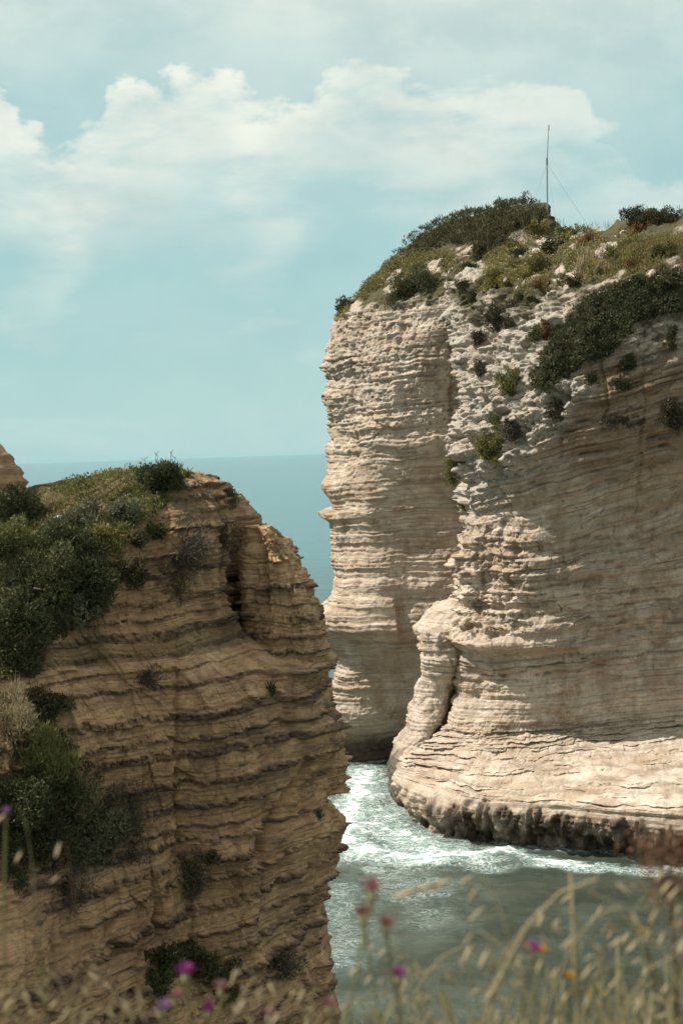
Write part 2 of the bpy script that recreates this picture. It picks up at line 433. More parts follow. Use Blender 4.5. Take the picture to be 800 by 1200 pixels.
GA = loft(A_levels(), [70, 62, 80, 70, 20, 6, 10, 10, 12], zsA, {0: A_SIL})
beds_fine = Beds(-10, 90, 0.12, 0.34, 11, 0.5)
beds_big = Beds(-10, 90, 0.5, 1.9, 12, 0.45)
def lateral(G, base):
    return np.repeat(arc(base)[None, :], G.shape[0], 0)
def displace_A(G):
    n = normals(G); X, Y, Z = G[..., 0], G[..., 1], G[..., 2]; wv = lateral(G, G)
    nh = n.copy(); nh[..., 2] *= 0.35
    steep = 1-sst(0.35, 0.75, np.abs(n[..., 2]))
    s = Z - 0.05*X + 0.35*fbm(X/9, Y/9, Z/14, 3, 3) + 0.10*fbm(X/1.5, Y/1.5, Z/3, 2, 4)
    p1, h1, r1, c1, i1 = beds_big(s, wv, 1.6); p2, h2, r2, c2, i2 = beds_fine(s, wv, 0.8)
    upz = sst(33, 39, Z+1.5*fbm(X/4, Y/4, Z/4, 2, 9))                         # massive weathered upper part
    d = 0.9*fbm(X/7, Y/7, Z/5, 3, 21) + 0.30*fbm(X/2.4, Y/2.4, Z/2.2, 4, 22)*(0.5+0.6*upz)
    flute = np.abs(vn(wv/1.1+0.5*vn(wv, Z/3, 0, 31), Z/6.0, 0.0, 23))
    d += (0.32*flute-0.1)*upz
    pat = np.clip(0.62+0.9*fbm(X/3.2, Y/3.2, Z/1.8, 3, 25), 0.08, 1.3)
    d += steep*(p1*0.46 + (r1-0.5)*0.20*np.maximum(h1, .3) - c1*0.07)*(0.8+0.3*upz)*pat
    d += steep*(p2*0.20 + (r2-0.5)*0.12)*(0.35+0.65*np.clip(0.5+1.3*fbm(X/1.6, Y/1.6, Z/0.9, 2, 26), 0, 1))
    d += upz*(0.20*fbm(X*1.1, Y*1.1, Z*1.3, 3, 27)+0.12*np.abs(fbm(X*2.3, Y*2.3, Z*1.6, 3, 28)))
    wf1, wf2, cid = worley(X*1.3, Y*1.3, Z*1.6, 5)
    d += upz*(0.12*(0.6-wf1)+0.16*(cid-0.5))*(0.6+fbm(X/3, Y/3, Z/3, 2, 29))
    pit = vn(X*2.6, Y*2.6, Z*3.2, 44)
    d -= 0.30*sst(0.35, 0.8, pit)*upz
    d += 0.12*fbm(X*2.2, Y*2.2, Z*3, 3, 41)
    sf1, sf2, scid = worley(X*2.4, Y*2.4, Z*3.2, 6)
    d += (0.35+0.65*upz)*(0.07*(0.5-sf1)+0.10*(scid-0.5))
    qf1, qf2, qc = worley(X*0.55, Y*0.55, Z*0.8, 8); d += (0.25+upz*0.5)*(qc-0.5)*0.45
    d *= 1-sst(61.6, 62.8, Z)*0.9
    # one long joint down the face and a spur edge low on it
    jx = xat(530, 163, 45)+0.25*fbm(Z/2.5, Z*0, Z*0, 3, 61)-(50-Z)*0.03
    d -= 0.55*np.exp(-((X-jx)/0.22)**2)*sst(34, 38, Z)*(1-sst(52, 55, Z))
    P = proj(G.reshape(-1, 3)); px, py = P[0].reshape(X.shape), P[1].reshape(X.shape)
    d += 1.0*sst(14.3, 15.0, Z)*(1-sst(18.2, 20.0, Z))*(1-sst(5.4, 6.2, X+0.12*(Z-16)))*(Y < 174)
    G2 = G + nh*d[..., None]
    G2[..., 2] += 0.35*fbm(X/3.5, Y/3.5, Z/6, 3, 75)*sst(3, 8, Z)*(1-sst(55, 60, Z))
    wet = (1-sst(1.6, 4.2, Z+1.2*fbm(X/2, Y/2, Z, 3, 71)))*0.9
    veg = sst(0.32, 0.6, n[..., 2]+0.25*fbm(X/2, Y/2, Z/2, 3, 72))*(Z > 50)
    veg *= sst(-0.34, -0.16, fbm(X/2.2, Y/2.2, Z/2.2, 3, 76))
    veg = np.maximum(veg, sst(57.5, 59, Z+0.5*fbm(X, Y, Z, 2, 74)))
    grey = np.clip(upz*(0.25+0.55*fbm(X/3, Y/3, Z/3, 3, 73)), 0, 0.8)
    hard = np.clip(np.maximum(h1*0.10, h2*0.32*(1-upz*0.8)), 0, 1)
    return G2, dict(bed=np.dstack([wv, s, s*0]), hard=hard, wet=wet, veg=veg, grey=grey, ochre=0.45*sst(-.1, .5, fbm(X/3, Y/3, Z/1.6, 3, 79))+0*X)
GA2, aA = displace_A(GA)

# ================= sea stack: front mass =================
def B_levels():
    T = [  # z, nose, a, b, c, d, e
        (-3,   (465, 150.5), (500, 138.5), (560, 134.5), (650, 131.5), (800, 126.5), (1000, 123)),
        (0.6,  (465, 150), (500, 138.4), (560, 134.6), (650, 131.6), (800, 126.2), (1000, 122.5)),
        (2.8,  (463, 149.5), (503, 138.0), (562, 133.8), (652, 130.6), (800, 125.2), (1000, 122)),
        (4.2,  (468, 149.5), (512, 140.0), (568, 135.0), (655, 131.0), (800, 125.4), (1000, 122.2)),
        (5.2,  (480, 149.8), (524, 142.0), (578, 137.6), (660, 134.8), (800, 129.8), (1000, 126)),
        (6.4,  (502, 150.3), (540, 144.6), (592, 142.0), (668, 141.4), (800, 141.0), (1000, 140)),
        (7.8,  (524, 151), (555, 146.4), (606, 145.6), (680, 146.2), (800, 147.2), (1000, 148)),
        (12,   (532, 151.5), (568, 148.0), (622, 145.6), (696, 146.2), (800, 147.8), (1000, 149)),
        (15.2, (533, 151.5), (562, 147.8), (626, 145.4), (698, 146.0), (800, 148.2), (1000, 149.5)),
        (16.2, (519, 151), (552, 146.6), (630, 144.3), (704, 145.4), (800, 148.0), (1000, 149.2)),
        (17.2, (524, 151.5), (560, 147.6), (634, 144.8), (706, 145.5), (800, 147.8), (1000, 149)),
        (19,   (537, 152), (570, 148.4), (634, 145.0), (706, 145.4), (800, 147.2), (1000, 148.5)),
        (24,   (545, 152.6), (574, 149.4), (632, 145.6), (702, 145.0), (800, 146.0), (1000, 147)),
        (28,   (552, 153.5), (576, 149.8), (630, 145.8), (700, 144.2), (800, 144.4), (1000, 145.5)),
        (31,   (548, 153.8), (574, 148.6), (625, 144.6), (700, 142.4), (800, 142.0), (1000, 143)),
        (35,   (530, 155), (566, 148.6), (622, 143.0), (700, 139.8), (800, 139.2), (1000, 140)),
        (40,   (538, 157), (568, 150.5), (620, 143.6), (700, 138.8), (800, 138.0), (1000, 139)),
        (45,   (534, 159.5), (565, 153.6), (618, 145.8), (700, 139.4), (800, 137.6), (1000, 138.5)),
        (49.5, (527, 162), (562, 157.5), (618, 150), (700, 141.6), (800, 138.2), (1000, 138.5)),
        (52.5, (525, 165), (562, 161.2), (618, 155), (700, 146.0), (800, 141), (1000, 140)),
        (55,   (540, 169), (575, 165.5), (625, 159), (700, 151.5), (800, 146), (1000, 144)),
        (56.6, (565, 172), (595, 168.8), (640, 164), (705, 157), (800, 152), (1000, 150)),
        (57.2, (600, 175), (625, 173), (660, 170), (715, 165), (800, 161), (980, 159)),
    ]
    L = []
    for i, t in enumerate(T):
        z = t[0]; sh = max(0, z-50)
        L.append((z, list(t[1:]), [(66-sh*1.5, 150+sh*1.5), (68-sh*1.5, 175), (45, 196-sh), (22+sh*.2, 188-sh*.4), (14+sh*.6, 168+sh*.8)]))
    return L
zsB = np.concatenate([dense(-3, 0.0, 4.0, 4.01, 0.08, 0.5)[:-1], np.arange(4.0, 7.6, 0.028), np.arange(7.6, 57.1, 0.092), [57.2]])
GB = loft(B_levels(), [60, 85, 90, 110, 60, 14, 6, 6, 6, 8, 14], zsB)
beds_fineB = Beds(-30, 110, 0.10, 0.30, 31, 0.5)
beds_bigB = Beds(-30, 110, 0.45, 1.7, 32, 0.4)
beds_ledge = Beds(-30, 110, 0.30, 0.75, 33, 0.55)
def displace_B(G):
    n = normals(G); X, Y, Z = G[..., 0], G[..., 1], G[..., 2]; wv = lateral(G, G)
    nh = n.copy(); nh[..., 2] *= 0.45
    steep = 1-sst(0.45, 0.85, np.abs(n[..., 2]))
    tilt = 0.22*sst(18, 34, Z)                                               # beds climb to the right higher up
    s = Z - (0.05+tilt)*(X-15) + 0.5*fbm(X/9, Y/9, Z/12, 3, 103) + 0.08*fbm(X/1.5, Y/1.5, Z/3, 2, 104)
    p1, h1, r1, c1, i1 = beds_bigB(s, wv, 1.6); p2, h2, r2, c2, i2 = beds_fineB(s, wv, 0.8); p3, h3, r3, c3, i3 = beds_ledge(s, wv, 0.6)
    # rugged corner: the bouldery ridge that falls from the top left shoulder
    edge_px = np.interp(Z, [22, 28, 31, 35, 40, 46, 52], [545, 566, 590, 640, 690, 668, 660])
    pxs = proj(G.reshape(-1, 3))[0].reshape(X.shape)
    rug = sst(26, 30, Z)*(1-sst(-14, 14, pxs-edge_px+25*fbm(X/2, Y/2, Z/2, 3, 109)))
    rug = np.maximum(rug, 0.55*sst(41, 45, Z + 2*fbm(X/4, Y/4, Z/4, 2, 108)))
    corner = sst(15.5, 18, Z)*(1-sst(24, 29, Z))*(1-sst(600, 650, pxs))         # ledgy sunlit prow
    apron = sst(4, 5.5, Z)*(1-sst(12, 15, Z))
    hd = n.copy(); hd[..., 2] = 0; hd /= np.maximum(np.linalg.norm(hd, axis=2, keepdims=True), .05)
    d = 0.8*fbm(X/8, Y/8, Z/8, 3, 121)*(0.5+0.6*rug) + 0.22*fbm(X/2.4, Y/2.4, Z/2.2, 4, 122)*(0.5+1.8*rug)
    d += steep*(p1*0.22 + (r1-0.5)*0.06)*(1-0.5*rug-0.5*apron)
    patB = 0.35+0.65*np.clip(0.5+1.3*fbm(X/2.0, Y/2.0, Z/0.9, 2, 126), 0, 1)
    d += (p2*0.15 + (r2-0.5)*0.09)*(steep*0.7+0.3)*patB
    wall = sst(9, 14, Z)*(1-rug)*(1-sst(50, 52, Z))
    d += wall*(0.22*p1*np.clip(.5+fbm(X/3, Y/3, Z/1.5, 3, 132), 0, 1.2)-0.55*sst(0.25, 0.7, vn(wv/3.2, s*1.1, 0*s, 133))-0.25*sst(0.35, 0.7, vn(wv/1.2, s*2.6, 0*s, 134))+0.35*fbm(X/3, Y/3, Z/2, 3, 135))
    kf1, kf2, kc = worley(X*0.7, Y*0.7, Z*0.55, 136); d += (corner*1.2+0.35*wall)*(kc-0.5)*0.8
    kg1, kg2, kd = worley(X*1.5, Y*1.5, Z*1.4, 137); d += corner*(kd-0.5)*0.45
    d += 0.26*corner*fbm(X*1.2, Y*1.2, Z*1.5, 3, 127)+apron*(0.22*fbm(X/1.1, Y/1.1, Z*1.2, 4, 128)+0.10*np.abs(fbm(X*2, Y*2, Z*3, 2, 129)))
    d += (corner*0.45*np.clip(0.8+1.3*fbm(X/2, Y/2, Z/1.2, 3, 131), 0, 1.6)+0.12+0.12*rug*steep+0.10*sst(14, 16, Z)*(1-sst(19, 21, Z)))*(p3*0.9+(r3-0.5)*0.4-c3*0.06)
    wf1, wf2, cid = worley(X*0.62, Y*0.62, Z*0.75, 15)
    vf1, vf2, cid2 = worley(X*1.7, Y*1.7, Z*2.2, 16)
    dome = lambda f, r_: np.sqrt(np.maximum(0, 1-(f/r_)**2))
    rv = np.clip(0.75+1.2*fbm(X/5, Y/5, Z/5, 2, 181), 0.25, 1.5)
    d -= rug*0.8*sst(0.1, 0.6, vn(X/2.6, Y/2.6, Z/2.2, 182))
    d += rug*rv*(0.95*(dome(wf1, 0.8)-0.5)+0.7*(cid-0.5)+0.42*(dome(vf1, 0.75)-.5)+0.25*(cid2-0.5))
    xf1, xf2, cid3 = worley(X*3.1, Y*3.1, Z*3.6, 17)
    d += (rug*0.9+corner*0.6+0.15)*(0.14*(0.5-xf1)+0.16*(cid3-0.5))
    rp = np.exp(-((pxs-668)/20)**2-((Z-10.2)/2.4)**2); d += rp*(0.55+1.0*np.abs(fbm(X*1.3, Y*1.3, Z*1.6, 3, 180)))
    pit = vn(X*1.8, Y*1.8, Z*2.4, 144)
    d -= 0.55*sst(0.35, 0.8, pit)*rug
    d += 0.05*fbm(X*2.2, Y*2.2, Z*3, 3, 141)
    # dark undercut base, pitted with vertical hollows
    base = 1-sst(2.9, 3.8, Z+1.5*fbm(X/1.3, Y/1.3, Z/2, 4, 151))
    fl = vn(wv*1.5+0.3*vn(wv*2, Z, 0, 152), Z/3.5, 0.0, 153)
    b1_, b2_, bc_ = worley(X*1.1, Y*1.1, Z*0.7, 155)
    d += base*(0.40*fl+0.30*vn(wv*3.6, Z/2.2, 0.0, 159)+0.6*fbm(X*0.9, Y*0.9, Z*0.6, 3, 154)+0.35*(0.5-b1_)+0.3*(bc_-.5)+0.55*fbm(wv*2.2, wv*0, Z*0.8, 4, 156)+0.35*(0.5-worley(X*2.3, Y*2.3, Z*1.2, 157)[0])-1.3*(1-sst(0.0, 2.2, Z)))
    # vertical joints on the shaded wall
    for q, (jp, za, zb, a_) in enumerate([(655, 33, 44, .3), (742, 28, 46, .25), (700, 36, 52, .3), (612, 18, 32, .12), (770, 20, 30, .18)]):
        jx = xat(jp, 143, 35)+0.5*fbm(Z/3, Z*0, Z*0, 3, 160+q)
        d -= a_*np.exp(-((X-jx)/0.14)**2)*sst(za, za+1, Z)*(1-sst(zb-1, zb, Z))*(Y < 165)
    ter = sst(3.8, 4.8, Z)*(1-sst(7.5, 9.5, Z))
    s4 = s+0.10*fbm(X/1.1, Y/1.1, Z, 3, 190)
    p4, h4, r4, c4_, i4 = Beds(-30, 110, 0.07, 0.26, 35, 0.5)(s4, wv, 1.4)
    td = ter*(p4*0.55*np.clip(.6+fbm(X/2.5, Y/2.5, Z*0, 2, 191), .1, 1.2)+(r4-.5)*0.35-0.15*c4_)
    G2 = G + nh*d[..., None] + hd*td[..., None]
    G2[..., 2] += 0.4*fbm(X/3.5, Y/3.5, Z/6, 3, 194)*sst(12, 15, Z)*(1-sst(52, 56, Z))
    bx0 = xat(768, 151, 57); G2[..., 2] += 1.5*np.exp(-((X-bx0)/2.4)**2-((Y-153)/3.5)**2)*(Z > 52)
    G2[..., 2] += sst(50, 53, Z)*0.45*np.maximum(0, fbm(X/1.6, Y/1.6, 0*X, 3, 195))*2
    G2[..., 2] += ter*(1-steep)*(0.16*fbm(X/1.2, Y/1.2, 0*X, 4, 192)+0.25*fbm(X/4, Y/3, 0*X, 3, 193))
    wet = base*np.clip(0.80+0.9*fbm(wv*1.5, wv*0, Z*0.5, 3, 158), 0.3, 1)*np.maximum(sst(484, 512, pxs), 1-sst(0.3, 1.3, Z))
    veg = sst(0.40, 0.62, n[..., 2]+0.25*fbm(X/2, Y/2, Z/2, 3, 172))*(Z > 47)*sst(-0.30, -0.12, fbm(X/2.2, Y/2.2, Z/2.2, 3, 76))
    grey = np.clip(rug*(0.75+0.5*fbm(X/2, Y/2, Z/2, 3, 173)), 0, 0.95)
    upr = sst(30, 36, Z)*(1-rug)*(1-sst(50, 52, Z))
    hard = np.clip(0.22*upr+np.maximum(h1*0.22, h2*0.50*patB)*(1-corner*.7), 0, 1)*(1-0.6*apron)  # upper wall toned darker as a whole, on top of its hard beds
    return G2, dict(bed=np.dstack([wv, s, s*0]), hard=hard, wet=wet, veg=veg, grey=grey, ochre=np.clip(upr*0.85+0.25*wall*sst(-.2, .4, fbm(X/4, Y/4, Z/2, 3, 196)), 0, 1))
GB2, aB = displace_B(GB)

# ================= sea stack: leaning leg at the prow =================
def C_levels():
    T = [(-3, 462, 480, 157, 150), (0, 460, 480, 157, 150), (3, 457, 484, 156.5, 150), (5, 463, 505, 156, 150.3), (7, 477, 522, 155.5, 150.6), (9.5, 485, 532, 155, 151),
         (12.5, 496, 540, 154.5, 150.3), (15, 497, 550, 155, 149.6), (16.6, 489, 550, 156, 149.6), (18.2, 500, 552, 156.5, 151), (19.6, 524, 560, 157, 152.5), (20.4, 540, 564, 157, 154)]
    L = []
    for z, l, r, y1, y2 in T:
        c = (l+r)/2
        xl, xr = xat(l, y1, z), xat(r, y1, z)
        L.append((z, [(l, y1-1.5), (l*0.7+r*0.3, y2+0.6), (l*.3+r*.7, y2+.4), (r, y1-1.2)], [(xr+0.5, y1+2), ((xl+xr)/2, y1+3), (xl+0.3, y1+2)]))
    return L
zsC = dense(-3, 0, 20.3, 20.4, 0.09, 0.5)
GC = loft(C_levels(), [26, 30, 26, 14, 6, 6, 8], zsC)
def displace_C(G):
    n = normals(G); X, Y, Z = G[..., 0], G[..., 1], G[..., 2]; wv = lateral(G, G)
    nh = n.copy(); nh[..., 2] *= 0.5
    s = Z - 0.05*(X-15)+0.5*fbm(X/9, Y/9, Z/12, 3, 103)
    p2, h2, r2, c2, i2 = beds_fineB(s, wv, 0.8); p3, h3, r3, c3, i3 = beds_ledge(s, wv, 0.6)
    base = 1-sst(3.5, 5.5, Z+fbm(X, Y, Z, 2, 7))
    tp = sst(12.5, 14.5, Z)
    d = 0.7*fbm(X/1.9, Y/1.9, Z/2.2, 4, 201)+0.35*(worley(X*.8, Y*.8, Z*.6, 203)[2]-.5)+0.07*p2+(0.10+0.22*tp)*(p3+(r3-.5)*.5)+0.06*fbm(X*2.5, Y*2.5, Z*2.5, 3, 202)
    wf1, wf2, cid = worley(X*1.5, Y*1.5, Z*1.5, 19)
    d += (base+tp*.6)*0.3*(0.6-wf1)
    G2 = G+nh*d[..., None]
    return G2, dict(bed=np.dstack([wv, s, s*0]), hard=np.clip(h2*0.3, 0, 1), wet=base*0.85, veg=Z*0, grey=Z*0+0.1)
GC2, aC = displace_C(GC)

# ================= near left cliff =================
L_SIL = [(392, 1240), (390, 1180), (388, 1140), (378, 1105), (376, 1060), (381, 1030), (394, 1012), (399, 985), (408, 966), (405, 955), (385, 934), (373, 918), (372, 905),
         (374, 898), (388, 880), (398, 865), (397, 848), (380, 836), (383, 815), (374, 808), (376, 796), (388, 776), (360, 764), (340, 752), (322, 735), (314, 716), (309, 690), (306, 665),
         (303, 640), (300, 622), (296, 608), (286, 598), (276, 588), (264, 574), (250, 562), (225, 556), (200, 549)]
def L_levels():
    T = [  # z, N(Y), f1, f2, f3, f4, f5
        (-3, (392, 67), (330, 62), (240, 58.5), (150, 56), (50, 50), (-100, 46)),
        (9,  (392, 67), (330, 62), (240, 59), (150, 56.5), (50, 50.5), (-100, 46)),
        (14, (390, 67), (328, 62.2), (240, 59.6), (150, 56.8), (50, 51.8), (-100, 47)),
        (17, (386, 67), (325, 62.5), (240, 60.2), (155, 57.5), (55, 53.5), (-100, 49)),
        (19, (386, 67), (330, 61.8), (240, 59.6), (150, 57.8), (50, 55), (-100, 51)),
        (24, (386, 67), (325, 62.2), (235, 59.8), (145, 58.2), (50, 56.2), (-100, 53)),
        (27, (386, 67), (318, 62.6), (230, 60.2), (140, 58.6), (45, 57.2), (-100, 54.5)),
        (29, (370, 67), (308, 63), (225, 60.8), (135, 59.4), (40, 58.6), (-110, 56.5)),
        (31, (350, 67.2), (296, 63.5), (215, 61.6), (125, 60.6), (30, 60.2), (-120, 58.5)),
        (32.4, (320, 67.3), (275, 64.3), (200, 62.6), (110, 62.2), (20, 62.4), (-120, 60.8)),
        (33.3, (280, 67.4), (245, 65.2), (190, 64), (120, 64), (60, 64.6), (-60, 64)),
        (34.1, (245, 67.5), (222, 66), (190, 65.4), (150, 65.6), (110, 66), (90, 66.6)),
        (34.5, (205, 67.8), (200, 67), (190, 66.7), (175, 66.8), (165, 67.2), (160, 67.6)),
    ]
    L = []
    for t in T:
        z = t[0]; k = np.clip((z-31)/3.4, 0, 1)
        xn = xat(t[1][0], 67, z)
        back = [(xn+0.6*(1-k)-0.2*k, 71-2.4*k), (xn-3.5*(1-k*0.7), 76-6.6*k), (-14+5.6*k, 76-6.5*k), (-24+14.8*k, 70-1.4*k), (-26+16.4*k, 58+9.8*k)]
        L.append((z, list(t[1:]), back))
    return L
zsL = dense(-3, 11.5, 34.4, 34.5, 0.042, 0.3)
GL = loft(L_levels(), [70, 110, 110, 100, 70, 8, 6, 6, 6, 10, 24], zsL, {0: L_SIL}, 1)
beds_L = Beds(-30, 80, 0.22, 0.95, 41, 0.0, 0.10, 0.42)
beds_Lf = Beds(-30, 80, 0.06, 0.22, 42, 0.45)
def displace_L(G):
    n = normals(G); X, Y, Z = G[..., 0], G[..., 1], G[..., 2]; wv = lateral(G, G)
    nh = n.copy(); nh[..., 2] *= 0.4
    steep = 1-sst(0.45, 0.8, np.abs(n[..., 2]))
    # beds sag and climb gently to the right, tilted more low on the left
    s = Z - 0.05*(X+4) + 0.22*np.sin((X+5)/3.2)*sst(16, 22, Z)*(1-sst(26, 31, Z)) - 0.10*(X+6)*(1-sst(15, 22, Z))
    s += 0.40*fbm(X/5, Y/5, Z/8, 3, 303)+0.07*fbm(X/0.8, Y/0.8, Z/1.5, 3, 304)
    s += 0.11*fbm(wv*1.4, Z*1.2, 0*Z, 3, 305)
    p1, h1, r1, c1, i1 = beds_L(s, wv, 0.35); p2, h2, r2, c2, i2 = beds_Lf(s, wv, 0.5)
    d = 0.55*fbm(X/5, Y/5, Z/7, 3, 321)+0.16*fbm(X/1.3, Y/1.3, Z/1.6, 4, 322)
    rough = fbm(X*2.5, Y*2.5, Z*3.5, 3, 331)
    patL = np.clip(0.65+1.1*fbm(X/2.6, Y/2.6, Z/1.0, 3, 332), 0.0, 1.4)
    d += steep*(np.where(h1 > 0, h1*0.28, p1*0.06)*patL+h1*((r1-0.5)*0.30-c1*0.20+0.24*rough))
    d += steep*(p2*0.045+(r2-0.5)*0.04)*(1-h1*0.5)*patL + 0.05*fbm(X*1.8, Y*1.8, Z*2.4, 3, 333)
    # broad vertical buttresses, joints and slabs in the soft beds
    d += 0.30*vn(wv/2.3, Z/7+0.2*vn(wv, Z/2, 0, 345), 0.0, 341)
    fac = np.floor(wv/1.15+0.3*vn(wv/2, Z/1.7, 0.0, 342)); 
    d += 0.14*(hash2(fac, np.floor(s/2.4), 343)-0.5)
    jn = np.abs(vn(wv/0.9, Z/3.2, 0.0, 344)); d -= 0.05*np.exp(-(jn/0.03)**2)*(1-h1)
    P = proj(G.reshape(-1, 3)); px, py = P[0].reshape(X.shape), P[1].reshape(X.shape)
    # gullies and hollows (px, py along the crack; width m; depth m)
    def crack(pts, wd, dep):
        global GLX
        q = np.array([at(a, b, 62) for a, b in pts]); zz = q[:, 2]; o = np.argsort(zz)
        pxc = np.interp(Z, zz[o], np.array([p[0] for p in pts])[o])
        zl, zh = zz.min(), zz.max()
        dm = (px-pxc)*0.0345+0.12*fbm(Z*1.3, Z*0, Z*0, 3, int(wd*100)+pts[0][0])
        return dep*np.exp(-(dm/wd)**2)*sst(zl-.2, zl+.8, Z)*(1-sst(zh-.8, zh+.2, Z))
    front = (Y < 70)
    d -= front*crack([(300, 615), (302, 650), (305, 690), (314, 735)], 0.22, 0.7)
    d -= front*crack([(210, 740), (212, 800), (210, 900), (216, 980), (190, 1060)], 0.10, 0.25)
    d -= front*crack([(128, 1060), (136, 1090), (150, 1130), (152, 1180), (160, 1240)], 0.35, 0.9)
    d -= front*crack([(368, 905), (352, 925), (330, 950), (308, 985), (300, 1020)], 0.22, 0.55)
    d -= front*crack([(186, 1030), (182, 1060), (190, 1085)], 0.15, 0.4)
    holl = np.exp(-(((px-222)/30)**2+((py-1015)/42)**2)); d -= front*0.9*holl
    holl2 = np.exp(-(((px-215)/55)**2+((py-1130)/45)**2)); d -= front*0.9*holl2
    d += front*0.55*np.exp(-(((px-262)/22)**2+((py-1000)/16)**2))
    l1, l2, lc = worley(X*3.4, Y*3.4, Z*4.5, 352); m1, m2, mc = worley(wv*1.1, Z*0+3, Z*0.45, 353)
    d += h1*(0.22*(0.5-l1)+0.30*(lc-0.5))+(1-h1)*(0.05*(0.5-l1)+0.06*(lc-.5))
    d += 0.30*(mc-0.5)
    d += 0.05*fbm(X*5, Y*5, Z*6, 3, 351)
    G2 = G+nh*d[..., None]
    veg = sst(0.30, 0.55, n[..., 2]+0.2*fbm(X/1, Y/1, Z/1, 3, 372))*(Z > 27)
    hard = np.clip(h1*0.90*np.clip(1.5*patL-0.2, 0, 1)+h2*0.42*patL*sst(-.2, .5, rough+patL-.6)+0.3*sst(.2, .6, rough), 0, 1)
    return G2, dict(bed=np.dstack([wv*2.2, s*1.8, s*0]), hard=hard, wet=Z*0, veg=veg*0.55, grey=Z*0)
GL2, aL = displace_L(GL)
# stepped pinnacle standing behind the gully at its right edge
P_SIL = [(396, 880), (392, 850), (380, 836), (384, 815), (375, 806), (377, 796), (391, 772), (388, 766), (386, 762), (378, 748), (376, 730), (371, 726), (373, 703), (366, 701), (366, 683),
         (361, 681), (359, 669), (353, 667), (352, 653), (343, 644), (338, 631), (327, 629), (320, 620), (306, 612)]
PL = []
for z in (20, 24, 27, 29, 30.5, 31.4, 31.9):
    k_ = float(np.clip((z-27)/4.9, 0, 1)); rx_ = float(np.interp(z, [20, 26, 29, 31, 31.9], [390, 385, 370, 345, 318]))
    x1_ = xat(rx_, 68, z); lx_ = xat(292, 66.5, z)
    PL.append((z, [(292, 67.3), (292+(rx_-292)*.3, 65.8+.6*k_), (292+(rx_-292)*.75, 65.9+.6*k_), (rx_, 67.6)], [(x1_-0.3, 70), ((x1_+lx_)/2, 71.5-k_), (lx_, 70.5)]))
zsP = np.concatenate([np.arange(20, 31.85, 0.042), [31.9]])
GP = loft(PL, [40, 70, 40, 12, 8, 8, 12], zsP, {3: P_SIL}, 1)
GP2, aP = displace_L(GP); aP['veg'] *= 0

# ================= planting surface lookup =================
PTS = []; NRM = []; WHO = []
for k, G in enumerate((GA2, GB2, GC2, GL2, GP2)):
    PTS.append(G.reshape(-1, 3)); NRM.append(normals(G).reshape(-1, 3)); WHO.append(np.full(G.shape[0]*G.shape[1], k))
PTS = np.concatenate(PTS); NRM = np.concatenate(NRM); WHO = np.concatenate(WHO)
PX, PY, PD = proj(PTS)
cellpx = 3
ok = (PX > -60) & (PX < 860) & (PY > 200) & (PY < 1260)
ci = ((PX+60)/cellpx).astype(int); cj = (PY/cellpx).astype(int)
buf = np.full((330, 440), 1e9)
np.minimum.at(buf, (ci[ok], cj[ok]), PD[ok])
VIS = np.zeros(len(PTS), bool); VIS[ok] = PD[ok] < buf[ci[ok], cj[ok]]+1.2
def surf(px, py, who=None):
    dd = (PX-px)**2+(PY-py)**2; dd[~VIS] = 1e9
    if who is not None: dd = np.where(WHO == who, dd, 1e9)
    i = int(np.argmin(dd)); return PTS[i], NRM[i]

MATS = dict(crown=[(462, 302), (478, 280), (505, 258), (540, 240), (590, 233), (622, 240), (640, 254), (628, 266), (600, 272), (585, 292), (570, 300), (556, 286), (520, 288), (490, 296)],
            drape=[(812, 322), (770, 324), (735, 330), (700, 346), (668, 372), (642, 402), (622, 448), (640, 456), (662, 444), (684, 424), (705, 420), (726, 404), (742, 380), (775, 368), (812, 364)])
for k_, (aa, GG) in enumerate(((aA, GA2), (aB, GB2))):
    vv = np.zeros(GG.shape[:2])
    gx, gy, _d = PX[WHO == k_].reshape(vv.shape), PY[WHO == k_].reshape(vv.shape), 0
    for pl in MATS.values(): vv = np.maximum(vv, inpoly(gx, gy, pl)*(GG[..., 1] < 178))
    aa['veg'] = np.maximum(aa['veg'], vv)
# ================= build the stack and the cliff =================
stack = empty('sea_stack', (12, 160, 0))
tag(stack, 'tall pale banded limestone sea stack with overgrown top, right of the channel', 'sea stack')
def under(par, o):
    o.parent = par; o.matrix_parent_inverse = Matrix.Translation(par.location).inverted(); return o
under(stack, obj('rock_tower', grid_mesh('rock_tower', GA2, aA), M_STACK))
under(stack, obj('cliff_wall', grid_mesh('cliff_wall', GB2, aB), M_STACK))
under(stack, obj('leaning_spur', grid_mesh('leaning_spur', GC2, aC), M_STACK))
cliff = empty('cliff', (-6, 60, 0))
tag(cliff, 'shaded brown cliff with dark ledges and shrubs, left foreground', 'cliff')
under(cliff, obj('cliff_face', grid_mesh('cliff_face', GL2, aL), M_CLIFF))
under(cliff, obj('stepped_pinnacle', grid_mesh('stepped_pinnacle', GP2, aP), M_CLIFF))

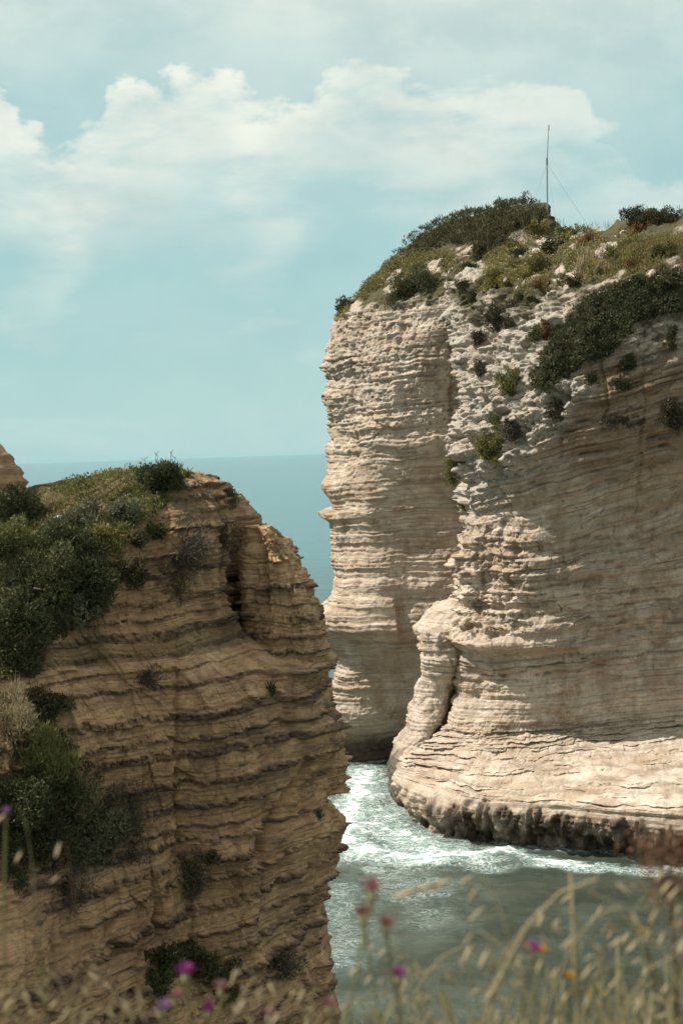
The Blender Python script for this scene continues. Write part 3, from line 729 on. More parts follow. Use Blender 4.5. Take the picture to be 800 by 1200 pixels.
# ------------------------------------------------------------------ loose rock blocks bedded in the rugged corner
def ico(sub):
    import bmesh
    bm = bmesh.new(); bmesh.ops.create_icosphere(bm, subdivisions=sub, radius=1)
    V = np.array([v.co[:] for v in bm.verts]); Fc = [[v.index for v in f.verts] for f in bm.faces]; bm.free()
    return V, Fc
def block_mesh(seed, flat=0.6):
    V, Fc = ico(3)
    rng = np.random.RandomState(seed)
    P = V.copy()
    for _ in range(13):                                      # chip planes off a sphere
        a = rng.normal(size=3); a /= np.linalg.norm(a); dd = rng.uniform(0.35, 0.65)
        ex = P@a-dd; P -= np.outer(np.maximum(ex, 0)*0.92, a)
    P += 0.13*np.stack([fbm(V[:, 0]*2.2+seed, V[:, 1]*2.2, V[:, 2]*2.2+k*9, 3, seed) for k in range(3)], 1)
    P *= [1.0, 0.8, flat]
    me = mesh_np('rock_block', P, None, Fc, False)
    attr(me, 'bed', P*1.0, 'FLOAT_VECTOR')
    z = np.zeros(len(P)); attr(me, 'hard', z); attr(me, 'wet', z); attr(me, 'veg', z); attr(me, 'grey', z+0.35)
    return me
BM = [block_mesh(i+1, f) for i, f in enumerate((0.7, 0.55, 0.8, 0.45, 0.62, 0.35))]
for me in BM: me.materials.append(M_STACK)
rng = np.random.RandomState(7)
def block(px, py, w_px, par, k=None, sink=0.25, who=None):
    p, n = surf(px, py, who); dd = np.linalg.norm(p-np.array([0, 0, EYE])); r = w_px*dd/F/2
    o = bpy.data.objects.new('rock_block', BM[rng.randint(6) if k is None else k]); COL.objects.link(o)
    o.scale = (r, r*rng.uniform(.8, 1.1), r*rng.uniform(.8, 1.1))
    o.rotation_euler = (rng.uniform(-.25, .25), rng.uniform(-.25, .25), rng.uniform(0, 6.28))
    o.location = p-n*r*0.55; under(par, o); return o
for px, py, wp in [(548, 365, 22), (560, 345, 16), (536, 375, 18), (602, 345, 22), (590, 330, 16), (545, 420, 20), (560, 405, 22), (610, 405, 20),
                   (600, 392, 16), (555, 440, 24), (540, 455, 18), (580, 462, 20), (566, 480, 22), (590, 484, 16), (545, 490, 16), (632, 455, 18),
                   (650, 470, 16), (640, 490, 18), (620, 500, 20), (610, 525, 22), (630, 540, 18), (600, 560, 16), (560, 575, 14), (572, 590, 14),
                   (540, 520, 12), (548, 540, 14), (556, 556, 12), (655, 500, 20), (670, 505, 16), (690, 500, 14), (620, 345, 14), (640, 350, 16),
                   (530, 345, 18), (575, 320, 14), (612, 322, 14), (585, 430, 14), (622, 380, 12), (605, 440, 14)]:
    block(px, py, wp, stack)
for px, py, wp in [(520, 304, 36), (548, 302, 34), (500, 308, 24), (535, 312, 34), (605, 290, 24), (598, 302, 18), (735, 270, 24), (722, 277, 16), (790, 262, 22), (775, 270, 14), (690, 275, 18),
                   (755, 322, 26), (780, 323, 26), (735, 325, 18), (796, 322, 20), (700, 335, 12), (745, 395, 22), (780, 400, 20), (700, 395, 12), (765, 418, 24), (790, 380, 18)]:
    block(px, py, wp, stack, rng.choice([1, 3, 4]))
for px, py, wp in [(165, 584, 14), (178, 580, 16), (170, 590, 10), (154, 652, 12), (168, 640, 9), (60, 600, 9), (125, 563, 20), (140, 556, 18), (150, 560, 10), (110, 572, 14),
                   (178, 614, 8), (160, 622, 8), (132, 640, 8), (120, 652, 7), (144, 610, 6), (8, 671, 9), (15, 670, 6), (172, 597, 12), (100, 630, 6), (128, 802, 9), (122, 800, 7), (166, 794, 6)]:
    block(px, py, wp, cliff, rng.choice([1, 3, 5]), who=3)

# rock rising at the far left edge
def knob(name, px0, py0, Y, rx, rz, seed):
    V, Fc = ico(6); P = V*np.array([rx, rx*1.1, rz]); c = at(px0, py0, Y)
    W_ = P+c
    q = W_[:, 2]+0.1*W_[:, 0]
    a, h, r, ck, _ = beds_L(q, np.arctan2(V[:, 1], V[:, 0])*rx, 0.4)
    nrm = V.copy(); nrm[:, 2] *= 0.3
    d = 0.4*fbm(W_[:, 0]/1.2, W_[:, 1]/1.2, W_[:, 2]/1.2, 4, seed)+0.14*h+0.08*(r-.5)+0.06*fbm(W_[:, 0]*3, W_[:, 1]*3, W_[:, 2]*4, 3, seed+3)
    P = P+nrm*d[:, None]
    me = mesh_np(name, P, None, Fc)
    attr(me, 'bed', np.stack([W_[:, 0], q, q*0], 1), 'FLOAT_VECTOR')
    attr(me, 'hard', h*0.5); attr(me, 'wet', h*0); attr(me, 'veg', h*0); attr(me, 'grey', h*0)
    o = obj(name, me, M_CLIFF); o.location = c
    return o
k = knob('rock_outcrop', -42, 612, 66, 2.75, 4.2, 401)
tag(k, 'brown rock outcrop rising at the far left edge behind the shrubs', 'rock')

# ------------------------------------------------------------------ sea
def axis(lo, a, b, hi, st, g=1.16):
    v = list(np.arange(a, b, st)); s = st; x = a; left = []
    while x > lo: s *= g; x -= s; left.append(x)
    s = st; x = v[-1]; right = []
    while x < hi: s *= g; x += s; right.append(x)
    return np.array(left[::-1]+v+right)
xs = axis(-30000, -14, 40, 30000, 0.20); ys = axis(-3000, 90, 176, 60000, 0.26)
Xg, Yg = np.meshgrid(xs, ys)
near = np.exp(-np.maximum(0, np.hypot(Xg-10, Yg-130)-60)/150.0)
zw = 0.22*fbm(Xg/7, Yg/4.5, 0*Xg, 3, 501)+0.14*fbm(Xg/1.7, Yg/1.2, 0*Xg, 3, 502)
rid = 1-np.abs(fbm(Xg/5+0.6*fbm(Xg/9, Yg/9, 0*Xg, 2, 504), Yg/3, 0*Xg, 3, 503)); zw += 0.20*(rid**3-0.5)
zw *= near
# foam: distance to the rocks' waterline
def ring(G, z=0.3):
    i = int(np.argmin(np.abs(G[:, 0, 2]-z))); return G[i][::3, :2]
rings = np.vstack([ring(GA2), ring(GB2), ring(GC2), ring(GL2, 9)])
dist = np.full(Xg.shape, 99.0)
msk = (Xg > -25) & (Xg < 50) & (Yg > 55) & (Yg < 215)
q = np.stack([Xg[msk], Yg[msk]], 1).astype(np.float32); out_d = np.zeros(len(q), np.float32); rings = rings.astype(np.float32)
for a in range(0, len(q), 20000):
    c = q[a:a+20000]; out_d[a:a+20000] = np.sqrt(((c[:, None, :]-rings[None])**2).sum(2).min(1))
dist[msk] = out_d
warp = 3.0*fbm(Xg/9, Yg/9, 0*Xg, 3, 511)
px_, py_, dd_ = proj(np.stack([Xg, Yg, 0*Xg], -1).reshape(-1, 3)); px_ = px_.reshape(Xg.shape); py_ = py_.reshape(Xg.shape)
# surf line along the foot of the front mass, swash in the channel (world curve through points on the water)
def onwater(px, py):
    dv = fw+rt*(px-400)/F+up*(600-py)/F; t_ = -EYE/dv[2]; return np.array([dv[0]*t_, dv[1]*t_])
def band(pts, wd):
    best = np.full(Xg.shape, 1e9)
    for (a, b) in zip(pts[:-1], pts[1:]):
        A_, B_ = onwater(*a), onwater(*b); AB = B_-A_
        t_ = np.clip(((Xg-A_[0])*AB[0]+(Yg-A_[1])*AB[1])/(AB@AB), 0, 1)
        best = np.minimum(best, np.hypot(Xg-A_[0]-t_*AB[0], (Yg-A_[1]-t_*AB[1])*0.8))
    return np.exp(-(np.maximum(best+0.30*warp+1.1*fbm(Xg/1.6, Yg/1.3, 0*Xg, 3, 512), 0)/wd)**1.5)
foam = band([(430, 995), (480, 1003), (540, 1002), (590, 998), (640, 1010), (690, 1018), (750, 1022), (830, 1026), (1000, 1034)], 1.3)*1.0
foam = np.maximum(foam, band([(420, 905), (425, 930), (405, 960), (400, 985), (430, 1000), (500, 1005)], 3.2)*0.98)
foam = np.maximum(foam, band([(370, 918), (400, 912), (450, 915)], 2.6)*0.62)
foam = np.maximum(foam, band([(470, 975), (500, 992), (560, 1008)], 3.0)*0.78)
foam = np.maximum(foam, band([(440, 950), (455, 975), (470, 990)], 4.0)*0.72)
foam = np.maximum(foam, band([(398, 1040), (392, 1080), (400, 1130)], 3.5)*0.36)
foam = np.maximum(foam, band([(430, 1020), (520, 1016)], 1.6)*0.45)
foam = np.maximum(foam, np.exp(-dist/1.0)*0.55*(Yg > 100))
foam = np.maximum(foam, (0.33+0.14*fbm(Xg/3, Yg/3, 0*Xg, 3, 521))*np.exp(-((Xg-3)/11)**2-((Yg-120)/17)**2))
foam = np.maximum(foam, 0.16+0.10*fbm(Xg/8, Yg/8, 0*Xg, 2, 520))*(Yg < 175)
foam *= near
crest = band([(520, 1012), (590, 1004), (640, 1014), (700, 1020), (830, 1027)], 1.3)
zw += 0.38*crest+0.25*band([(425, 930), (405, 960), (400, 985), (430, 1000)], 1.6)
zw += 0.22*foam*fbm(Xg*1.0, Yg*0.8, 0*Xg, 3, 505)
idx = np.arange(Xg.size).reshape(Xg.shape)
f4 = np.stack([idx[:-1, :-1], idx[:-1, 1:], idx[1:, 1:], idx[1:, :-1]], -1).reshape(-1, 4)
me = mesh_np('sea', np.stack([Xg, Yg, zw], -1).reshape(-1, 3), f4)
attr(me, 'foam', foam)
m, t, b = new_mat('sea_water')
geo = t.add('ShaderNodeNewGeometry'); pos = geo.outputs['Position']
fo = at_node(t, 'foam').outputs['Fac']
nz = t.noise(t.mapv(pos, (0.55, 1.1, 1)), 0.9, 8, 0.68, 1.3)
nz2 = t.noise(t.mapv(pos, (0.4, 0.9, 1), (5, 2, 0)), 2.2, 6, 0.65, 0.8)
vor = t.noise(t.mapv(pos, (0.8, 1.4, 1), (1, 7, 0)), 0.7, 5, 0.6, 2.2)
web = t.smooth(t.math('ABSOLUTE', t.math('SUBTRACT', vor, 0.5)), 0.045, 0.0)
web2 = t.smooth(t.math('ABSOLUTE', t.math('SUBTRACT', nz2, 0.5)), 0.03, 0.0)
thr = t.math('SUBTRACT', 0.86, t.math('MULTIPLY', fo, 0.42))
f1 = t.smooth(nz, t.math('SUBTRACT', thr, 0.05), t.math('ADD', thr, 0.07))
f2 = t.math('MULTIPLY', t.math('MAXIMUM', web, t.math('MULTIPLY', web2, 0.7)), t.smooth(fo, 0.18, 0.6))
ff = t.math('MAXIMUM', f1, f2, clamp=True)
aer = t.smooth(fo, 0.1, 0.9)                       # aerated, milky water under the foam
patch = t.noise(t.mapv(pos, (0.10, 0.16, 1)), 1.0, 3)
wc = t.mix(t.smooth(patch, 0.35, 0.7), (0.030, 0.040, 0.030, 1), (0.058, 0.066, 0.048, 1))
wc = t.mix(t.math('MULTIPLY', aer, 0.75), wc, (0.20, 0.36, 0.32, 1))
# open water beyond the stacks is a paler, shallower-looking teal
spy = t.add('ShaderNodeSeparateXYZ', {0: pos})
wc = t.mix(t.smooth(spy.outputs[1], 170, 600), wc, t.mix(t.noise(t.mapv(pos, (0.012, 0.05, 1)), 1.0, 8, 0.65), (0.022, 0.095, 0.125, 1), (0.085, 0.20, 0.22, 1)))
wc = t.mix(ff, wc, (0.82, 0.86, 0.84, 1))
t.set(b, 'Base Color', wc)
t.set(b, 'Roughness', t.math('MULTIPLY_ADD', ff, 0.6, 0.14)); b.inputs['IOR'].default_value = 1.33
dist_n = t.math('DIVIDE', 1.0, t.math('ADD', 1.0, t.math('MULTIPLY', spy.outputs[1], 0.0015)))
b1 = t.noise(t.mapv(pos, (0.8, 1.5, 1)), 1.1, 7, 0.62, 0.4)
b2 = t.noise(t.mapv(pos, (0.05, 0.16, 1)), 1.0, 8, 0.66, 0.2)
hh = t.math('ADD', t.math('MULTIPLY', b1, 0.22), t.math('MULTIPLY', b2, t.smooth(spy.outputs[1], 130, 420, 0.45, 3.0)))
hh = t.math('ADD', hh, t.math('MULTIPLY', ff, 0.06))
bp = t.add('ShaderNodeBump', {'Height': hh, 'Strength': 0.75, 'Distance': 1.0}); t.set(b, 'Normal', bp)
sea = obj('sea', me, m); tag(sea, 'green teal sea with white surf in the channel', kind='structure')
# seabed under the water
me = mesh_np('seabed', [(-30000, -3000, -6), (30000, -3000, -6), (30000, 60000, -6), (-30000, 60000, -6)], [[0, 1, 2, 3]])
tag(obj('seabed', me, plain('seabed_sand', (0.10, 0.12, 0.09))), kind='structure')

# ------------------------------------------------------------------ foliage
def leafcloud(C, N, size, asp, rg, outw=0.5, upw=0.2, tintn=0.5):
    """quads: base at C, pointing along mixed outward/up/random direction"""
    n = len(C)
    T = N*outw+rg.normal(size=(n, 3))*0.5+np.array([0, 0, upw]); T /= np.linalg.norm(T, axis=1, keepdims=True)
    B = np.cross(T, rg.normal(size=(n, 3))); B /= np.maximum(np.linalg.norm(B, axis=1, keepdims=True), 1e-6)
    ln = (size*rg.uniform(0.6, 1.3, n))[:, None]; wd = ln*asp
    V = np.stack([C-B*wd*0.5*0.5, C+B*wd*0.5*0.5, C+T*ln*0.55+B*wd*0.5, C+T*ln, C+T*ln*0.55-B*wd*0.5], 1)
    tint = np.repeat(np.clip(rg.uniform(0, 1, n)*(1-tintn)+tintn*(0.5+0.7*fbm(C[:, 0]*1.0, C[:, 1]*1.0, C[:, 2]*1.0, 2, 5)), 0, 1), 5)
    return V.reshape(-1, 3), tint
def leaf_obj(name, V, tint, mat, parent=None):
    n = len(V)//5; a = np.arange(n)*5
    f4 = np.stack([a, a+1, a+2, a+4], 1); f3 = np.stack([a+4, a+2, a+3], 1)
    me = mesh_np(name, V, f4, f3, False); attr(me, 'tint', tint)
    return obj(name, me, mat, parent)
def tubes(paths, name, mat, parent=None, sides=5, tint=0.5):
    """paths: list of (points, radii)"""
    V = []; Fq = []; base = 0
    for P, Rr in paths:
        P = np.asarray(P, float)
        for i in range(len(P)):
            d_ = P[min(i+1, len(P)-1)]-P[max(i-1, 0)]; d_ /= max(np.linalg.norm(d_), 1e-9)
            a_ = np.cross(d_, [0.3, 0.9, 0.1]); a_ /= max(np.linalg.norm(a_), 1e-9); b_ = np.cross(d_, a_)
            for s_ in range(sides):
                th = 2*math.pi*s_/sides; V.append(P[i]+(a_*math.cos(th)+b_*math.sin(th))*Rr[i])
        for i in range(len(P)-1):
            for s_ in range(sides):
                s2 = (s_+1) % sides
                Fq.append((base+i*sides+s_, base+i*sides+s2, base+(i+1)*sides+s2, base+(i+1)*sides+s_))
        base += len(P)*sides
    me = mesh_np(name, np.array(V), Fq); attr(me, 'tint', np.full(len(V), tint))
    return obj(name, me, mat, parent)
def bush(name, label, px, py, rx, ry, mat, leaf=None, dens=1.0, who=None, cat='shrub', group=None, twig=False, upw=0.3, asp=0.45, lump=1.0):
    p, n = surf(px, py, who); dd = np.linalg.norm(p-np.array([0, 0, EYE])); sc = dd/F
    rx, ry = rx*sc*1.15, ry*sc*1.15
    rg = np.random.RandomState(int(px*7+py*13) % 100000)
    if leaf is None: leaf = 0.0022*dd**0.93*0.9
    if asp < 0.2: leaf *= 1.7
    c = p+n*min(rx, ry)*0.15
    nb = int(16+14*lump)
    D = rg.normal(size=(nb, 3)); D /= np.linalg.norm(D, axis=1, keepdims=True)
    cent = D*np.array([rx, min(rx, ry)*0.75, ry])*rg.uniform(0.20, 0.92, (nb, 1))
    rr = min(rx, ry)*rg.uniform(0.16, 0.42, nb)
    area = 4*math.pi*(rr**2).sum()
    cnt = int(min(14000, dens*area*1.15/(leaf*leaf*max(asp, .25))))
    cnt = max(cnt, 120)
    k_ = rg.choice(nb, cnt, p=rr**2/(rr**2).sum())
    u = rg.normal(size=(cnt, 3)); u /= np.linalg.norm(u, axis=1, keepdims=True)
    P = cent[k_]+u*(rr[k_]*rg.uniform(0.55, 1.08, cnt))[:, None]
    V, ti = leafcloud(P, u, leaf, asp, rg, 0.45, upw)
    tb = np.repeat(rg.uniform(-.35, .35, nb)[k_], 5); ti = np.clip(ti+tb, 0, 1)
    ex = rg.choice(cnt, cnt//12); V2, t2 = leafcloud(P[ex]+u[ex]*leaf*0.5, u[ex]+[0, 0, .4], leaf*1.9, asp*0.35, rg, 1.0, upw); V = np.vstack([V, V2]); ti = np.concatenate([ti, t2])
    root = empty(name, tuple(c)); tag(root, label, cat, group)
    leaf_obj('foliage', V, ti, mat, root)
    paths = []
    b0 = np.array(p)-c-n*0.1*rx
    for i in range(min(nb, 10)):
        e = cent[i]+D[i]*rr[i]*(1.15 if twig else 0.6); mid = (b0+e)/2+rg.normal(size=3)*0.1*rx
        paths.append(([b0, mid, e], [0.03*rx+.006, 0.02*rx+.004, 0.008*rx+.002]))
    tag(tubes(paths, 'stem', M_STEM, root, 4), kind='stuff')
    return root
def region_mat(name, label, poly, mat, thick, leaf, dens, cat='shrub', kind=None, who=None, upw=0.3, asp=0.45, blob=0.5, extra=None, group=None):
    """a low shrub or ground cover that follows the rock over the area outlined"""
    m_ = VIS & inpoly(PX, PY, poly)
    if who is not None: m_ &= np.isin(WHO, who)
    if extra is not None: m_ &= extra
    if kind and leaf > 0.15: m_ &= fbm(PTS[:, 0]/2.2, PTS[:, 1]/2.2, PTS[:, 2]/2.2, 3, 76) > -0.20
    ids = np.nonzero(m_)[0]
    if len(ids) < 3: return None
    rg = np.random.RandomState(len(ids) % 9973)
    x0, x1 = min(p[0] for p in poly), max(p[0] for p in poly); y0, y1 = min(p[1] for p in poly), max(p[1] for p in poly)
    apx = sum(poly[i][0]*poly[(i+1) % len(poly)][1]-poly[(i+1) % len(poly)][0]*poly[i][1] for i in range(len(poly)))
    area = abs(apx)/2*(PD[ids].mean()/F)**2*1.6
    ns = max(6, int(area/(blob*blob)*2.6))
    # screen-uniform seeds
    wgt = np.ones(len(ids)); sd = rg.choice(ids, ns)
    rr = blob*rg.uniform(0.5, 1.15, ns)
    hgt = thick*np.clip(0.55+0.6*fbm(PTS[sd, 0]/1.3, PTS[sd, 1]/1.3, PTS[sd, 2]/1.3, 2, 3), 0.1, 1)
    cen = PTS[sd]+NRM[sd]*hgt[:, None]*0.6+np.array([0, 0, 0.25])*hgt[:, None]
    cnt = int(dens*area*2.6/(leaf*leaf*asp)); cnt = min(cnt, 60000)
    k_ = rg.choice(ns, cnt); u = rg.normal(size=(cnt, 3))+NRM[sd][k_]*0.9; u /= np.linalg.norm(u, axis=1, keepdims=True)
    P = cen[k_]+u*(rr[k_]*rg.uniform(0.45, 1.0, cnt))[:, None]
    V, ti = leafcloud(P, u, leaf, asp, rg, 0.5, upw)
    c = PTS[ids].mean(0)
    if kind:
        o = leaf_obj(name, V-c, ti, mat); o.location = c; tag(o, label, kind=kind); return o
    root = empty(name, tuple(c)); tag(root, label, cat, group)
    leaf_obj('foliage', V-c, ti, mat, root)
    paths = []
    for i in range(min(ns, 24)):
        q0 = PTS[sd[i]]-c; q1 = cen[i]-c
        paths.append(([q0-NRM[sd[i]]*0.1, (q0+q1)/2+rg.normal(size=3)*.05, q1], [0.03, 0.02, 0.01]))
    tag(tubes(paths, 'stem', M_STEM, root, 4), kind='stuff')
    return root

# ---- on the sea stack
region_mat('shrub', 'broad dark brown green shrub capping the highest left crown of the stack',
           MATS['crown'], L_HEATH, 1.0, 0.34, 1.6, asp=0.24, upw=0.9, blob=0.55)
region_mat('shrub', 'long dark green shrub mat draped diagonally over the right shoulder of the stack',
           MATS['drape'], L_DRAPE, 0.8, 0.22, 2.2, blob=0.50, upw=0.5)
region_mat('ground_cover', 'yellow green creeping growth along the left crown edge of the stack',
           [(397, 374), (404, 355), (432, 326), (460, 303), (500, 295), (542, 300), (530, 318), (500, 325), (470, 326), (440, 340), (410, 368)], L_YELL, 0.35, 0.20, 1.0, kind='stuff', blob=0.40)
region_mat('ground_cover', 'yellow green ground cover on the slope below the mast',
           [(562, 345), (570, 300), (600, 280), (640, 262), (700, 268), (712, 300), (690, 330), (640, 345), (600, 330)], L_YELL, 0.35, 0.20, 0.75, kind='stuff', blob=0.42)
region_mat('ground_cover', 'yellow green grassy slope between the two right hand shrubs of the stack',
           [(700, 330), (700, 290), (730, 282), (800, 275), (812, 276), (812, 318), (760, 318)], L_YELL, 0.35, 0.20, 1.1, kind='stuff', blob=0.42, upw=0.8, asp=0.25)
bush('bush', 'round dark green bush hanging below the left crown of the stack', 481, 342, 25, 27, L_DARK, 0.20, 1.4)
bush('bush', 'small dark bush at the extreme left edge of the stack top', 404, 360, 9, 13, L_HEATH, 0.18)
bush('bush', 'round grey brown bush among the white boulders of the stack', 591, 373, 17, 18, L_TWIG, 0.20, 1.3)
bush('bush', 'tall yellow green bush hanging in the gully at mid height of the stack', 577, 530, 19, 36, L_OLIVE, 0.20, 1.1)
bush('bush', 'small olive bush on the projecting knob left of the hanging gully bush', 531, 556, 10, 18, L_OLIVE, 0.18, 0.9)
bush('bush', 'brown green domed bush on the mound at the right end of the skyline', 762, 259, 40, 14, L_HEATH, 0.2, 2.6, lump=2.5, asp=0.3)
bush('bush', 'reddish brown low bush under the domed bush on the right skyline', 748, 272, 18, 9, L_RUST, 0.2, 1.0)
bush('bush', 'olive bush on the skyline just right of the mast foot', 668, 266, 24, 8, L_OLIVE, 0.2, 1.2)
bush('bush', 'olive bush at the foot of the mast', 630, 268, 20, 9, L_YELL, 0.2, 1.1)
bush('bush', 'dark green bush on the slope below the mast', 652, 291, 26, 12, L_DARK, 0.2, 1.2)
bush('bush', 'rust coloured bush in the notch right of the mast', 693, 284, 13, 8, L_RUST, 0.2, 1.0)
bush('grass_tussock', 'tall straw coloured grass tussock in the middle of the stack slope', 688, 316, 16, 22, L_DRY, 0.34, 1.0, cat='grass tussock', upw=1.3, asp=0.15)
bush('bush', 'yellow green bush above the white boulders of the stack', 628, 318, 26, 16, L_YELL, 0.2, 1.0)
bush('bush', 'yellow green bush at the left of the boulder slope', 582, 332, 17, 15, L_YELL, 0.2, 1.0)
bush('bush', 'dark bush in the hollow left of the draped shrub mat', 631, 396, 12, 12, L_DARK, 0.18, 1.1)
bush('bush', 'green bush in the middle of the bouldery ridge', 598, 448, 15, 16, L_OLIVE, 0.18, 1.0)
bush('bush', 'brown scrubby bush above the middle of the bouldery ridge', 565, 432, 12, 11, L_TWIG, 0.18, 0.9)
bush('bush', 'small brown bush near the top of the bouldery ridge', 556, 350, 10, 8, L_HEATH, 0.18, 1.0)
bush('bush', 'dark bush at the right edge below the draped shrub mat', 785, 396, 7, 14, L_DARK, 0.18, 1.0)
bush('bush', 'dark bush on the ledge under the end of the draped mat', 692, 447, 9, 9, L_DARK, 0.18, 1.0)
bush('bush', 'slanting dark bush on the brown wall below the draped mat', 722, 446, 16, 9, L_DARK, 0.18, 0.9)
bush('bush', 'low grey bush along a ledge of the brown wall', 728, 494, 32, 8, L_TWIG, 0.18, 0.8)
bush('bush', 'grey green bush at the right picture edge on the brown wall', 790, 488, 16, 22, L_TWIG, 0.18, 0.9)
bush('bush', 'grey bush at the lower end of the boulder ridge', 652, 478, 10, 12, L_TWIG, 0.18, 0.8)
bush('bush', 'dark bush in the crevice under the crown rocks', 549, 316, 10, 8, L_DARK, 0.18, 1.1)
bush('bush', 'dark bush in the gap beside the crown rocks', 562, 296, 8, 14, L_DARK, 0.18, 1.1)

for px, py, rx, ry, m_, lab in [
    (610, 300, 14, 9, L_HEATH, 'dull brown bush beside the pale slab below the crown'), (640, 335, 14, 9, L_RUST, 'rusty bush at the foot of the yellow slope'),
    (672, 333, 16, 10, L_HEATH, 'brown green bush under the straw tussock'), (722, 300, 16, 10, L_OLIVE, 'olive bush right of the straw tussock'),
    (775, 298, 22, 10, L_HEATH, 'dark olive bush on the right hand grassy slope'), (745, 312, 14, 7, L_RUST, 'reddish bush on the right hand grassy slope'),
    (600, 262, 14, 8, L_OLIVE, 'olive bush on the right flank of the crown shrub'), (706, 318, 10, 10, L_DRY, 'small straw tussock above the draped mat'),
    (545, 335, 12, 8, L_HEATH, 'brown bush just under the crown rocks'), (612, 348, 12, 7, L_OLIVE, 'olive bush on top of the white boulders'),
    (640, 385, 8, 12, L_RUST, 'rusty strip of scrub along the upper edge of the draped mat'), (560, 395, 9, 8, L_TWIG, 'little grey bush on the upper boulder face'),
    (735, 425, 12, 9, L_DARK, 'small dark bush tucked under the draped mat'), (600, 505, 12, 14, L_TWIG, 'grey bush in the lower boulder ridge'), (545, 590, 7, 9, L_OLIVE, 'tiny olive tuft at the foot of the boulder ridge')]:
    bush('bush' if m_ is not L_DRY else 'grass_tussock', lab, px, py, rx, ry, m_, 0.19, 1.0, cat='bush' if m_ is not L_DRY else 'grass tussock')
